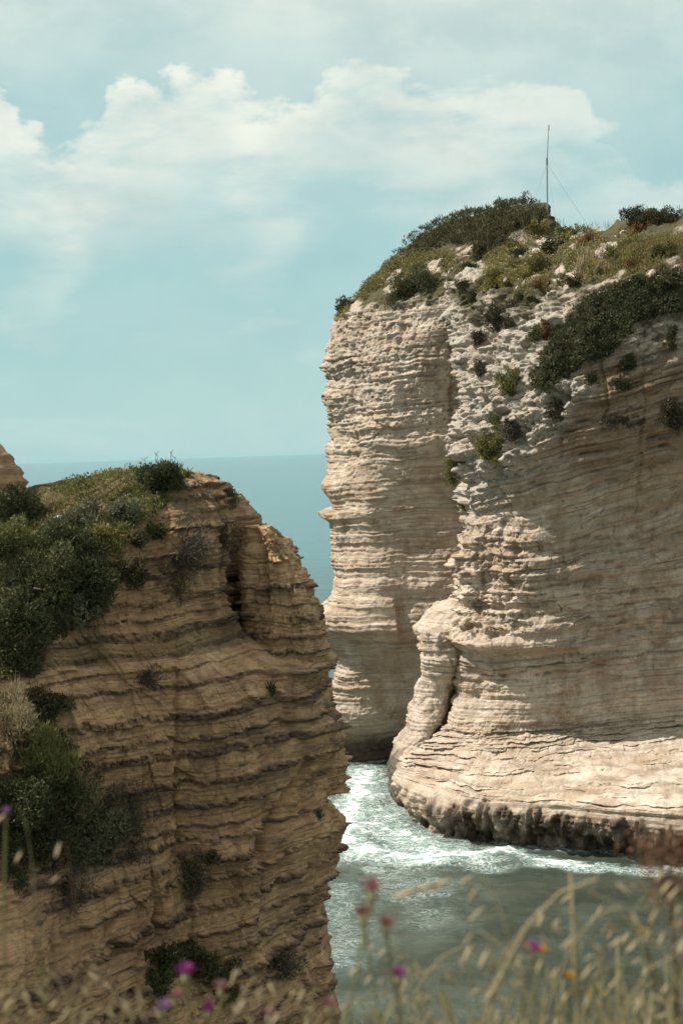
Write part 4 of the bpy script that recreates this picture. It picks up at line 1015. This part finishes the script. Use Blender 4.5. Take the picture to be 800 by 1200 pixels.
# ---- on the near cliff
LV = 0.125
for i, (px, py, rx, ry, m_, lab, kw) in enumerate([
    (12, 606, 24, 24, L_DARK, 'dark leafy bush at the left edge near the cliff top', {}),
    (52, 600, 22, 12, L_DRY, 'pale dry flowering tuft on the saddle of the cliff top', dict(upw=1.2, asp=0.12)),
    (20, 650, 34, 28, L_OLIVE, 'olive bush at the left edge under the cliff top', {}),
    (70, 640, 34, 26, L_DARK, 'dark green bush in the middle of the upper slope', {}),
    (40, 690, 46, 30, L_DARK, 'wide dark bush on the left of the upper slope', {}),
    (92, 690, 30, 30, L_DARK, 'dark bush at the lower right of the upper thicket', {}),
    (20, 735, 34, 34, L_DARK, 'dark bush hanging at the left edge below the upper thicket', {}),
    (70, 725, 34, 18, L_GREY, 'grey green bush along the foot of the upper thicket', {}),
    (20, 775, 20, 20, L_HEATH, 'small dull bush at the foot of the left edge thicket', {}),
    (100, 610, 28, 16, L_GREY, 'grey green bush on the crest path of the cliff', {}),
    (95, 572, 26, 9, L_OLIVE, 'low green bush on the left of the cliff crest', {}),
    (120, 634, 26, 14, L_YELL, 'yellowish bush on the middle of the cliff crest slope', dict(upw=0.6)),
    (185, 568, 28, 22, L_DARK, 'dark green bush on the summit of the near cliff', dict(dens=1.6)),
    (150, 582, 24, 12, L_OLIVE, 'olive bush left of the summit bush', {}),
    (148, 605, 22, 16, L_GREY, 'grey green bush below the summit bush', {}),
    (214, 558, 14, 8, L_OLIVE, 'small olive bush right of the summit bush', {}),
    (238, 563, 14, 7, L_DARK, 'small dark bush at the right end of the summit', {}),
    (274, 584, 8, 12, L_GREY, 'spiky grey green plant on the right cliff shoulder', dict(upw=1.3, asp=0.2, dens=.45)),
    (162, 630, 12, 10, L_HEATH, 'small brown bush under the pale summit ledge', {}),
    (184, 624, 12, 9, L_DARK, 'small dark bush right under the pale summit ledge', {}),
    (150, 672, 26, 14, L_HEATH, 'dull bush under the slanting pale stone', {}),
    (218, 645, 36, 34, L_TWIG, 'leafless grey brown twiggy bush on the upper cliff face', dict(dens=0.42, asp=0.12)),
    (205, 690, 16, 18, L_TWIG, 'thin twiggy bush hanging below the large twiggy bush', dict(dens=0.35, asp=0.12)),
    (258, 636, 22, 22, L_TWIG, 'dry brown plant right of the twiggy bush', dict(dens=0.32, asp=0.12)),
    (312, 700, 7, 20, L_DARK, 'narrow dark bush in the crack right of centre', {}),
    (170, 800, 32, 14, L_TWIG, 'low twiggy bush on a ledge in the middle of the cliff', dict(dens=0.5, asp=0.15)),
    (58, 826, 20, 18, L_HEATH, 'dull bush above the lower thicket', {}),
    (14, 850, 26, 34, L_DRY, 'straw coloured grass clump at the left edge of the lower thicket', dict(upw=1.0, asp=0.12, dens=.8)),
    (40, 890, 32, 26, L_OLIVE, 'olive grassy clump in the lower thicket', dict(upw=0.9, asp=0.15)),
    (70, 930, 36, 26, L_DARK, 'dark bush in the centre of the lower thicket', {}),
    (20, 940, 30, 30, L_DARK, 'dark bush at the left edge of the lower thicket', {}),
    (95, 930, 18, 26, L_DRY, 'pale dry grass tuft on the right of the lower thicket', dict(upw=0.9, asp=0.12, dens=.7)),
    (105, 975, 28, 30, L_GREY, 'grey green bush low in the lower thicket', {}),
    (142, 960, 26, 46, L_TWIG, 'tall dark twiggy bush on the right of the lower thicket', dict(dens=0.75, asp=0.2)),
    (45, 985, 34, 24, L_HEATH, 'dull brown green bush at the foot of the lower thicket', {}),
    (12, 1010, 14, 32, L_DARK, 'dark bush hanging at the left edge below the lower thicket', {}),
    (75, 1035, 22, 20, L_TWIG, 'thin dark bush hanging over the lower left buttress', dict(dens=0.5, asp=0.15)),
    (228, 1030, 20, 34, L_TWIG, 'dark twiggy bush hanging in the hollow of the cliff', dict(dens=0.55, asp=0.15)),
    (248, 1006, 9, 9, L_DARK, 'small dark bush at the mouth of the hollow', {}),
    (180, 1140, 26, 34, L_DARK, 'dark bush at the left of the bottom recess', {}),
    (225, 1125, 34, 22, L_HEATH, 'dull bush spread over the bottom recess', {}),
    (262, 1150, 22, 26, L_DARK, 'dark bush at the right of the bottom recess', {}),
    (330, 1135, 22, 20, L_TWIG, 'brown twiggy bush at the bottom right of the cliff', dict(dens=0.6, asp=0.18)),
    (318, 810, 6, 8, L_DARK, 'tiny dark tuft on the ledges of the right cliff face', {}),
    (372, 955, 7, 5, L_GREY, 'tiny green tuft on the lowest right ledge', {}),
]):
    kw = dict(kw); bush('bush' if m_ is not L_DRY else 'grass_tussock', lab, px, py, rx*(1.22 if px < 160 and 590 < py < 1060 else 1), ry*(1.22 if px < 160 and 590 < py < 1060 else 1), m_, LV, who=3, cat='bush' if m_ is not L_DRY else 'grass tussock', **kw)
region_mat('undergrowth', 'low green and brown undergrowth covering the upper left slope of the near cliff',
           [(-20, 590), (40, 580), (90, 562), (150, 540), (215, 548), (190, 600), (150, 625), (135, 670), (110, 730), (60, 745), (30, 790), (-20, 800)], L_OLIVE, 0.22, 0.10, 0.8, kind='stuff', who=[3], blob=0.2)
region_mat('weeds', 'low dry weeds on the lower left slope of the near cliff',
           [(-20, 810), (30, 820), (70, 860), (110, 900), (130, 960), (130, 1010), (60, 1020), (-20, 1030)], L_HEATH, 0.24, 0.10, 0.9, kind='stuff', who=[3], blob=0.22)
region_mat('dead_stems', 'pale dead stems tangled through the lower left thicket', [(-10, 830), (40, 840), (120, 900), (130, 990), (60, 1000), (-10, 960)], L_DRY, 0.75, 0.38, 0.10, kind='stuff', who=[3], blob=0.35, asp=0.05, upw=0.6)
region_mat('dead_stems', 'pale dead stems tangled through the upper left thicket', [(-10, 640), (100, 640), (120, 700), (50, 790), (-10, 790)], L_TWIG, 0.75, 0.38, 0.10, kind='stuff', who=[3], blob=0.35, asp=0.05, upw=0.6)
# dry stalks on the summit skyline
rg = np.random.RandomState(5); paths = []
for px in (168, 173, 178, 183, 187, 192, 197, 199, 203):
    p, n = surf(px, 562, 3); h = rg.uniform(0.5, 1.25); e = p+np.array([rg.uniform(-.2, .2), 0, h])
    paths.append(([p, (p+e)/2+rg.normal(size=3)*.03, e], [0.012, 0.010, 0.006]))
    for k_ in range(4):
        q0 = p+(e-p)*rg.uniform(.45, .95); paths.append(([q0, q0+np.array([rg.uniform(-.16, .16), 0, rg.uniform(.05, .2)])], [0.008, 0.012]))
c0 = paths[0][0][0].copy(); paths = [([q_-c0 for q_ in P], r_) for P, r_ in paths]
o = tubes(paths, 'dry_weed', L_TWIG, sides=4); o.location = c0
tag(o, 'thin bare weed stalks standing against the sea on the cliff summit', 'weed')
# scrap of litter on the crest
p, n = surf(68, 614, 3)
V, Fc = ico(2); V = V*[0.17, 0.12, 0.09]*(1+0.5*np.stack([fbm(V[:, 0]*3, V[:, 1]*3, V[:, 2]*3+9, 2, 8)]*3, 1))
o = obj('plastic_bag', mesh_np('plastic_bag', V, None, Fc, False), plain('blue_white_plastic', (0.35, 0.45, 0.55), 0.4)); o.location = p+n*0.2+np.array([0, 0, .1])
tag(o, 'crumpled pale blue plastic bag caught among the crest bushes', 'bag')

# ------------------------------------------------------------------ mast
foot = at(641, 256, 165.0); hit = surf(642, 258)[0]; foot = np.array([foot[0], foot[1], hit[2] if abs(hit[1]-165) < 12 else foot[2]])
foot = at(641, 262, float(np.clip(hit[1], 150, 175)))
sc = foot[1]/F
mast = empty('antenna_mast', tuple(foot)); tag(mast, 'slender grey antenna mast with guy wires on the stack top', 'mast')
topj = np.array([1.3*sc, 0, 72*sc]); tip = np.array([4.5*sc, 0, 113*sc])
tubes([([np.array([0, 0, -0.8]), topj], [0.085, 0.075])], 'pole', M_METAL, mast, 8)
tubes([([topj-np.array([0, 0, .3]), (topj+tip)/2, tip], [0.055, 0.045, 0.03])], 'whip', M_METAL, mast, 6)
tubes([([topj+np.array([0, 0, -.35]), topj+np.array([0, 0, .35])], [0.12, 0.12])], 'coupling', M_METAL, mast, 8)
tubes([([tip+np.array([-.02, 0, -.5]), tip+np.array([0.02, 0, .1])], [0.07, 0.05])], 'tip_coil', M_METAL, mast, 8)
for ex, ey, ez in [(5.0, 1.5, -0.6), (-2.6, 1.0, -0.6), (0.6, -3.6, -1.6)]:
    a_ = topj-np.array([0, 0, .2]); e_ = np.array([ex, ey, ez]); mid = (a_+e_)/2-np.array([0, 0, .12])
    tubes([([a_, mid, e_], [0.010]*3)], 'guy_wire', M_WIRE, mast, 4)
# tall sparse grass on the skyline right of the mast
rg = np.random.RandomState(9); C = []
for i in range(260):
    px = rg.uniform(636, 725); p, n = surf(px, 266+0.02*(px-640)); C.append(p+rg.normal(size=3)*[.3, 1.2, .05])
C = np.array(C); T = rg.normal(size=C.shape)*0.22+[0, 0, 1]
V, ti = leafcloud(C, T, 0.75, 0.035, rg, 1.5, 1.0); c0 = C.mean(0)
o = leaf_obj('grass', V-c0, ti, L_DRY); o.location = c0; tag(o, 'sparse dry grass along the skyline right of the mast', kind='stuff')

# ------------------------------------------------------------------ foreground bank the photographer stands on
xs_ = np.linspace(-9, 9, 91); ys_ = np.concatenate([np.linspace(-12, 2.2, 60), np.linspace(2.25, 3.2, 20)])
Xf, Yf = np.meshgrid(xs_, ys_)
Zf = 33.62+0.10*fbm(Xf/1.5, Yf/1.5, 0*Xf, 4, 601)+0.03*fbm(Xf*3, Yf*3, 0*Xf, 3, 602)+0.035*np.minimum(Yf-2.2, 0)*-1.0
drop = np.clip((Yf-2.2)/1.0, 0, 1); Zf = Zf-36.8*drop**3.5
Yf = Yf+0.25*fbm(Xf/1.2, Zf/1.2, 0*Xf, 3, 603)*(Yf > 2.0)
idx = np.arange(Xf.size).reshape(Xf.shape)
f4 = np.stack([idx[:-1, :-1], idx[:-1, 1:], idx[1:, 1:], idx[1:, :-1]], -1).reshape(-1, 4)
me = mesh_np('ground', np.stack([Xf, Yf, Zf], -1).reshape(-1, 3), f4)
for a_ in ('hard', 'wet', 'grey'): attr(me, a_, np.zeros(Xf.size))
attr(me, 'veg', np.full(Xf.size, 0.4)); attr(me, 'bed', np.stack([Xf, Zf, 0*Xf], -1).reshape(-1, 3), 'FLOAT_VECTOR')
tag(obj('ground', me, M_CLIFF), 'earth bank at the photographer\'s feet', kind='structure')
def gz(x, y):
    return 33.62+0.10*float(fbm(np.array([x/1.5]), np.array([y/1.5]), np.array([0.]), 4, 601)[0])+0.03*float(fbm(np.array([x*3.]), np.array([y*3.]), np.array([0.]), 3, 602)[0])-0.035*min(y-2.2, 0)

M_STRAW = leaf_mat('straw_stem', (0.26, 0.22, 0.11), (0.46, 0.38, 0.22), 0.3)
M_STRAWG = leaf_mat('green_straw_stem', (0.12, 0.13, 0.05), (0.30, 0.28, 0.13), 0.3)
M_SPIKE = leaf_mat('oat_spikelet', (0.27, 0.22, 0.12), (0.54, 0.44, 0.28), 0.3)
M_MAG = plain('magenta_petal', (0.42, 0.07, 0.34), 0.6, 0, 0.3)
M_PINK = plain('dusty_pink_petal', (0.42, 0.20, 0.22), 0.6, 0, 0.3)
M_YEL = plain('yellow_petal', (0.66, 0.43, 0.06), 0.6, 0, 0.3)
M_BRAC = plain('green_bract', (0.28, 0.27, 0.13), 0.7, 0, 0.2)
M_BROWN = leaf_mat('brown_seed_head', (0.11, 0.06, 0.035), (0.26, 0.15, 0.09), 0.3)
M_LILAC = plain('lilac_petal', (0.38, 0.20, 0.45), 0.6, 0, 0.3)

def lens_mesh(name, L, wdt, seed=0, seg=6, rings_=6):
    V = []; Fq = []
    for i in range(rings_+1):
        t_ = i/rings_; r_ = wdt*math.sin(math.pi*min(max(t_, 0.02), 0.98))**0.8
        for s_ in range(seg):
            th = 2*math.pi*s_/seg; V.append((r_*math.cos(th), r_*0.6*math.sin(th), L*t_))
    for i in range(rings_):
        for s_ in range(seg):
            s2 = (s_+1) % seg; Fq.append((i*seg+s_, i*seg+s2, (i+1)*seg+s2, (i+1)*seg+s_))
    me = mesh_np(name, np.array(V), Fq); attr(me, 'tint', np.tile(np.linspace(0.3, 0.9, rings_+1)[:, None], (1, seg)).ravel()); return me
SPK = lens_mesh('spikelet', 0.020, 0.0026); SPK.materials.append(M_SPIKE)
def place(me, name, parent, loc, direc, s=1.0):
    o = bpy.data.objects.new(name, me); COL.objects.link(o); o.parent = parent
    o.location = loc; o.rotation_euler = Vector(direc).to_track_quat('Z', 'Y').to_euler(); o.scale = (s, s, s); return o
def oat(px, py, Y, lean, nsp, label, group, mat=M_STRAW, thick=0.0013, s=1.0):
    """an oat stalk whose head tops out at the pixel given"""
    head = at(px, py, Y); bx_ = head[0]-lean; by_ = min(Y+random.uniform(-.1, .1), 2.15); bz_ = gz(bx_, by_)
    root = empty('oat_stalk', (bx_, by_, bz_)); tag(root, label, 'grass stalk', group)
    h = head[2]-bz_; P = []
    for i in range(11):
        t_ = i/10; P.append(np.array([lean*t_**2.2, (Y-by_)*t_, h*math.sin(t_*math.pi/2*0.98)/math.sin(math.pi/2*.98)]))
    tubes([(P, [thick*(1.3-0.7*i/10) for i in range(11)])], 'stem', mat, root, 5)
    sd_ = 1 if lean >= 0 else -1
    for k_ in range(nsp):
        t_ = 1-0.36*k_/max(nsp, 1); i = t_*10; a_ = P[int(min(i, 9))]; b_ = P[int(min(i, 9))+1]; q_ = a_+(b_-a_)*(i-int(min(i, 9)))
        dr = np.array([sd_*random.uniform(.2, .9), random.uniform(-.4, .4), -random.uniform(.5, 1.0)])
        q2 = q_+np.array([sd_*random.uniform(.004, .02), random.uniform(-.01, .01), -random.uniform(0, .008)])
        place(SPK, 'spikelet', root, q2, dr, s*random.uniform(.8, 1.25))
    return root
random.seed(3)
lab1 = 'blurred straw coloured oat stalk nodding in the foreground grass on the left'
lab2 = 'blurred straw coloured oat stalk nodding in the foreground grass on the right'
for px, py in [(30, 1150), (55, 1135), (95, 1130), (108, 1150), (75, 1165), (135, 1165), (150, 1150), (283, 1130), (300, 1145), (320, 1155), (345, 1165), (268, 1165), (175, 1170), (120, 1180), (360, 1150), (12, 1160)]:
    oat(px, py, random.uniform(1.7, 2.1), random.uniform(0.02, 0.10)*random.choice((1, 1, -1)), random.randint(4, 8), lab1, 'oat stalks in the left foreground')
for px, py in [(470, 1120), (455, 1105), (430, 1130), (520, 1130), (540, 1110), (560, 1090), (600, 1105), (615, 1140), (690, 1045), (705, 1070), (730, 1060), (745, 1090), (760, 1045), (775, 1080),
               (790, 1060), (790, 1120), (650, 1120), (640, 1075), (720, 1120), (580, 1150), (500, 1160), (410, 1165), (445, 1160), (740, 1150), (770, 1160), (680, 1090), (700, 1150), (795, 1020)]:
    oat(px, py, random.uniform(1.6, 2.1), random.uniform(0.03, 0.16)*random.choice((1, -1)), random.randint(4, 9), lab2, 'oat stalks in the right foreground', random.choice((M_STRAW, M_STRAWG)))
o = oat(560, 1024, 1.75, -0.07, 5, 'large pale drooping oat head blurred against the dark water', None, s=1.3)
for px, py, ln in [(492, 1040, 0), (512, 1034, 0), (530, 1030, 0)]:
    place(SPK, 'spikelet', o, at(px, py, 1.75)-np.array(o.location), (-0.8, 0.1, -0.3), 1.7)
oat(668, 1022, 1.8, 0.004, 0, 'single straight pale stem standing tall in the right foreground', None, thick=0.003)
oat(640, 1060, 1.85, -0.15, 9, 'curved oat head reaching left of the straight pale stem', None)
oat(700, 1030, 1.7, 0.20, 6, 'thick bent straw arching down at the right edge', None, thick=0.0024)
oat(25, 950, 1.9, -0.03, 2, 'tall blurred straw in front of the lower left thicket', None, mat=M_STRAWG, thick=0.0009)
oat(76, 985, 1.9, -0.012, 2, 'tall blurred reddish straw beside the lower left thicket', None, mat=M_BROWN, thick=0.0009)

def stalk(root, loc, lean, thick=0.0018, mat=M_STRAWG):
    h = -loc[2]
    P = [np.array([lean*(t_**2-1), 0.0, 0])+np.array([0, 0, h*(1-t_)]) for t_ in np.linspace(0, 1, 7)]
    return P
def floret(parent, c, r, mat, n=26, seed=0, spread=0.9):
    rg_ = np.random.RandomState(seed); V = []; Fq = []
    for i in range(n):
        a_ = rg_.uniform(0, 6.28); e_ = rg_.uniform(0.15, spread); d_ = np.array([math.cos(a_)*e_, math.sin(a_)*e_, 1.0]); d_ /= np.linalg.norm(d_)
        b_ = np.cross(d_, [0.2, 0.3, 0.9]); b_ /= np.linalg.norm(b_); w_ = r*0.09; l_ = r*rg_.uniform(0.8, 1.25); k0 = len(V)
        V += [-b_*w_*.5, b_*w_*.5, d_*l_*.7+b_*w_, d_*l_, d_*l_*.7-b_*w_]; Fq.append((k0, k0+1, k0+2, k0+3)); Fq.append((k0, k0+2, k0+3, k0+4))
    me = mesh_np('petals', np.array(V), Fq, None, False)
    o = obj('petals', me, mat, parent); o.location = c; return o
def flower(px, py, Y, r, mat, label, name, cat, lean=None, bulb=True, group=None, leafs=True):
    lean = ((px*37) % 100/100-0.5)*0.22
    head = at(px, py, Y); by_ = min(Y, 2.1); bx_ = head[0]-lean; bz_ = gz(bx_, by_)
    root = empty(name, (bx_, by_, bz_)); tag(root, label, cat, group)
    h = head[2]-bz_; P = [np.array([lean*t_**2+0.012*math.sin(t_*4+px)*t_*(1-t_)*2, (Y-by_)*t_, h*t_]) for t_ in np.linspace(0, 1, 8)]
    tubes([(P, [0.0016]*8)], 'stem', M_STRAWG, root, 5)
    if bulb:
        me = lens_mesh('bud', r*1.5, r*0.52, seg=9); place(me, 'bud', root, P[-1]-np.array([0, 0, r*0.6]), (0.05, 0, 1)).data.materials.append(M_BRAC)
    floret(root, P[-1]+np.array([0, 0, r*0.25]), r*1.1, mat, 60, int(px), 1.3)
    if leafs:
        rg_ = np.random.RandomState(int(px)); C_ = np.array([P[int(rg_.randint(1, 7))] for _ in range(7)]); T_ = rg_.normal(size=(7, 3))*[1, 1, .3]+[0, 0, .6]
        V_, ti_ = leafcloud(C_, T_, 0.05, 0.14, rg_, 1.2, .3); tag(leaf_obj('leaf', V_, ti_, M_STRAWG, root), kind='stuff')
    return root
flower(217, 1148, 1.9, 0.016, M_MAG, 'bright magenta thistle head, the highest on the left', 'thistle', 'thistle')
flower(244, 1190, 1.9, 0.013, M_MAG, 'bright magenta thistle head low beside the highest left one', 'thistle', 'thistle', 0.03)
flower(258, 1165, 1.95, 0.014, M_PINK, 'dusty pink thistle bud right of the bright magenta heads', 'thistle', 'thistle', 0.01)
flower(190, 1190, 1.9, 0.014, M_LILAC, 'lilac flower low at the left of the magenta thistle', 'flower', 'flower', -0.02)
flower(205, 1175, 1.95, 0.012, M_PINK, 'pale pink flower just under the magenta thistle', 'flower', 'flower', -0.01)
flower(385, 1185, 1.8, 0.012, M_PINK, 'pink flower low at the centre of the foreground', 'flower', 'flower', 0.02)
flower(315, 1195, 1.8, 0.011, M_PINK, 'pink bud at the bottom edge left of centre', 'flower', 'flower', 0.02)
flower(435, 1052, 1.7, 0.017, M_PINK, 'dusty pink flower head, topmost of the centre spray', 'flower', 'flower', 0.02)
flower(425, 1080, 1.72, 0.016, M_PINK, 'dusty pink flower head, left of the centre spray', 'flower', 'flower', 0.0)
flower(452, 1092, 1.72, 0.014, M_PINK, 'dusty pink flower head, right of the centre spray', 'flower', 'flower', 0.03)
flower(466, 1150, 1.8, 0.013, M_MAG, 'narrow magenta flower head below the centre spray', 'flower', 'flower', 0.01)
flower(624, 1122, 1.75, 0.014, M_MAG, 'magenta thistle head beside a yellow bloom on the right', 'thistle', 'thistle', -0.01)
flower(635, 1120, 1.77, 0.009, M_YEL, 'yellow flower touching the right hand magenta thistle', 'flower', 'flower', 0.02, False)
flower(666, 1151, 1.75, 0.010, M_YEL, 'bright yellow flower in the right foreground, the brightest', 'flower', 'flower', 0.02, False)
flower(688, 1169, 1.75, 0.009, M_YEL, 'orange yellow flower low right of the brightest one', 'flower', 'flower', 0.02, False)
flower(752, 1098, 1.9, 0.009, M_YEL, 'small yellow flower towards the right edge', 'flower', 'flower', 0.02, False)
flower(7, 955, 1.9, 0.008, M_LILAC, 'small lilac flower against the dark thicket at the left edge', 'flower', 'flower', -0.02, False)
# brown dried seed plant at the right edge
root = empty('dock_plant', tuple(np.array([at(785, 1000, 1.9)[0], 1.9, gz(0.39, 1.9)]))); tag(root, 'rusty brown dried dock plant blurred at the right edge', 'plant')
rg = np.random.RandomState(12); hp = at(782, 985, 1.9)-np.array(root.location)
tubes([([np.zeros(3), hp*0.6+np.array([.01, 0, 0]), hp], [0.003, 0.0025, 0.002]), ([hp*.7, hp*.85+np.array([-.03, 0, 0])], [.002, .001]), ([hp*.75, hp*.95+np.array([.03, 0, 0])], [.002, .001])], 'stem', M_BROWN, root, 5)
C = []
for i in range(900):
    t_ = rg.uniform(0, 1); br = rg.choice(3); c_ = hp*(0.915+0.10*t_)+np.array([(-0.035, 0.0, 0.03)[br]*t_, 0, 0]); C.append(c_+rg.normal(size=3)*[.014, .012, .014])
C = np.array(C); V, ti = leafcloud(C, rg.normal(size=C.shape), 0.0055, 0.8, rg); leaf_obj('seed_head', V, ti, M_BROWN, root)

# mass of grass blades at the bank edge
rg = np.random.RandomState(21); n = 7600
bx_ = rg.uniform(-0.9, 0.95, n); by_ = rg.uniform(1.25, 2.2, n)
dens_ = rg.uniform(0, 1, n) < np.where(bx_ > 0.02, 1.0, 0.6); bx_ = bx_[dens_]; by_ = by_[dens_]; n = len(bx_)
bz_ = 33.62+0.10*fbm(bx_/1.5, by_/1.5, 0*bx_, 4, 601)-0.035*np.minimum(by_-2.2, 0)-.01
# height limit so that the blades end about where the photograph's grass ends
k_ = (35-bz_)
limit = 35-by_*np.where(bx_ > 0.05*by_, rg.uniform(0.285, 0.40, n)-0.05*np.clip(bx_-0.15, 0, .3), rg.uniform(0.335, 0.42, n))
h = np.maximum(limit-bz_, 0.12)*rg.uniform(0.75, 1.0, n)
la = rg.uniform(0, 6.28, n); lm = rg.uniform(0.02, 0.22, n)*h*1.3
seg = 6; V = np.zeros((n, seg+1, 2, 3)); wd = rg.uniform(0.0012, 0.0034, n)
for s_ in range(seg+1):
    t_ = s_/seg
    cx = bx_+np.cos(la)*lm*t_**2; cy = by_+np.sin(la)*lm*t_**2*0.5; cz = bz_+h*(t_-0.12*t_**3)
    ww = wd*(1-0.85*t_**2)
    V[:, s_, 0] = np.stack([cx-ww*np.sin(la), cy+ww*np.cos(la), cz], 1); V[:, s_, 1] = np.stack([cx+ww*np.sin(la), cy-ww*np.cos(la), cz], 1)
V[:, :, 0, 0] -= wd[:, None]*.5; V[:, :, 1, 0] += wd[:, None]*.5
b0 = (np.arange(n)*(seg+1)*2)[:, None]; s_ = (np.arange(seg)*2)[None]
f4 = np.stack([b0+s_, b0+s_+1, b0+s_+3, b0+s_+2], -1).reshape(-1, 4)
me = mesh_np('grass', V.reshape(-1, 3), f4); attr(me, 'tint', np.repeat(rg.uniform(0, 1, n), (seg+1)*2))
tag(obj('grass', me, leaf_mat('bank_grass', (0.17, 0.16, 0.07), (0.52, 0.43, 0.26), 0.35)), 'blurred dry and green grass blades along the foreground bank', kind='stuff')
# small loose oat spikelets among the blades
m_ = rg.choice(n, 500, replace=False); C = np.stack([bx_[m_]+np.cos(la[m_])*lm[m_], by_[m_]+np.sin(la[m_])*lm[m_]*.5, bz_[m_]+h[m_]*rg.uniform(.75, .9, 500)], 1)
V, ti = leafcloud(C, np.tile([[0.3, 0, 0.8]], (500, 1)), 0.022, 0.30, rg, 0.9, 0.2); leaf_obj('grass', V, ti, M_SPIKE)
tag(bpy.data.objects[-1] if False else [o for o in COL.objects if o.name.startswith('grass')][-1], 'seed heads of the foreground grass', kind='stuff')

# ------------------------------------------------------------------ sea haze
V = np.array([(x, y, z) for z in (-7, 78) for y in (-3400, 66000) for x in (-33000, 33000)], float)
me = mesh_np('haze', V, [[0, 2, 3, 1], [4, 5, 7, 6], [0, 1, 5, 4], [2, 6, 7, 3], [0, 4, 6, 2], [1, 3, 7, 5]], None, False)
hm = bpy.data.materials.new('sea_haze'); hm.use_nodes = True; ht = NT(hm.node_tree)
for n_ in list(ht.n): ht.n.remove(n_)
pv_ = ht.add('ShaderNodeVolumePrincipled', {'Color': (0.42, 0.74, 0.82, 1), 'Density': 0.000007, 'Anisotropy': 0.1})
ht.add('ShaderNodeOutputMaterial', {'Volume': pv_})
tag(obj('haze', me, hm), 'thin sea haze', kind='stuff')
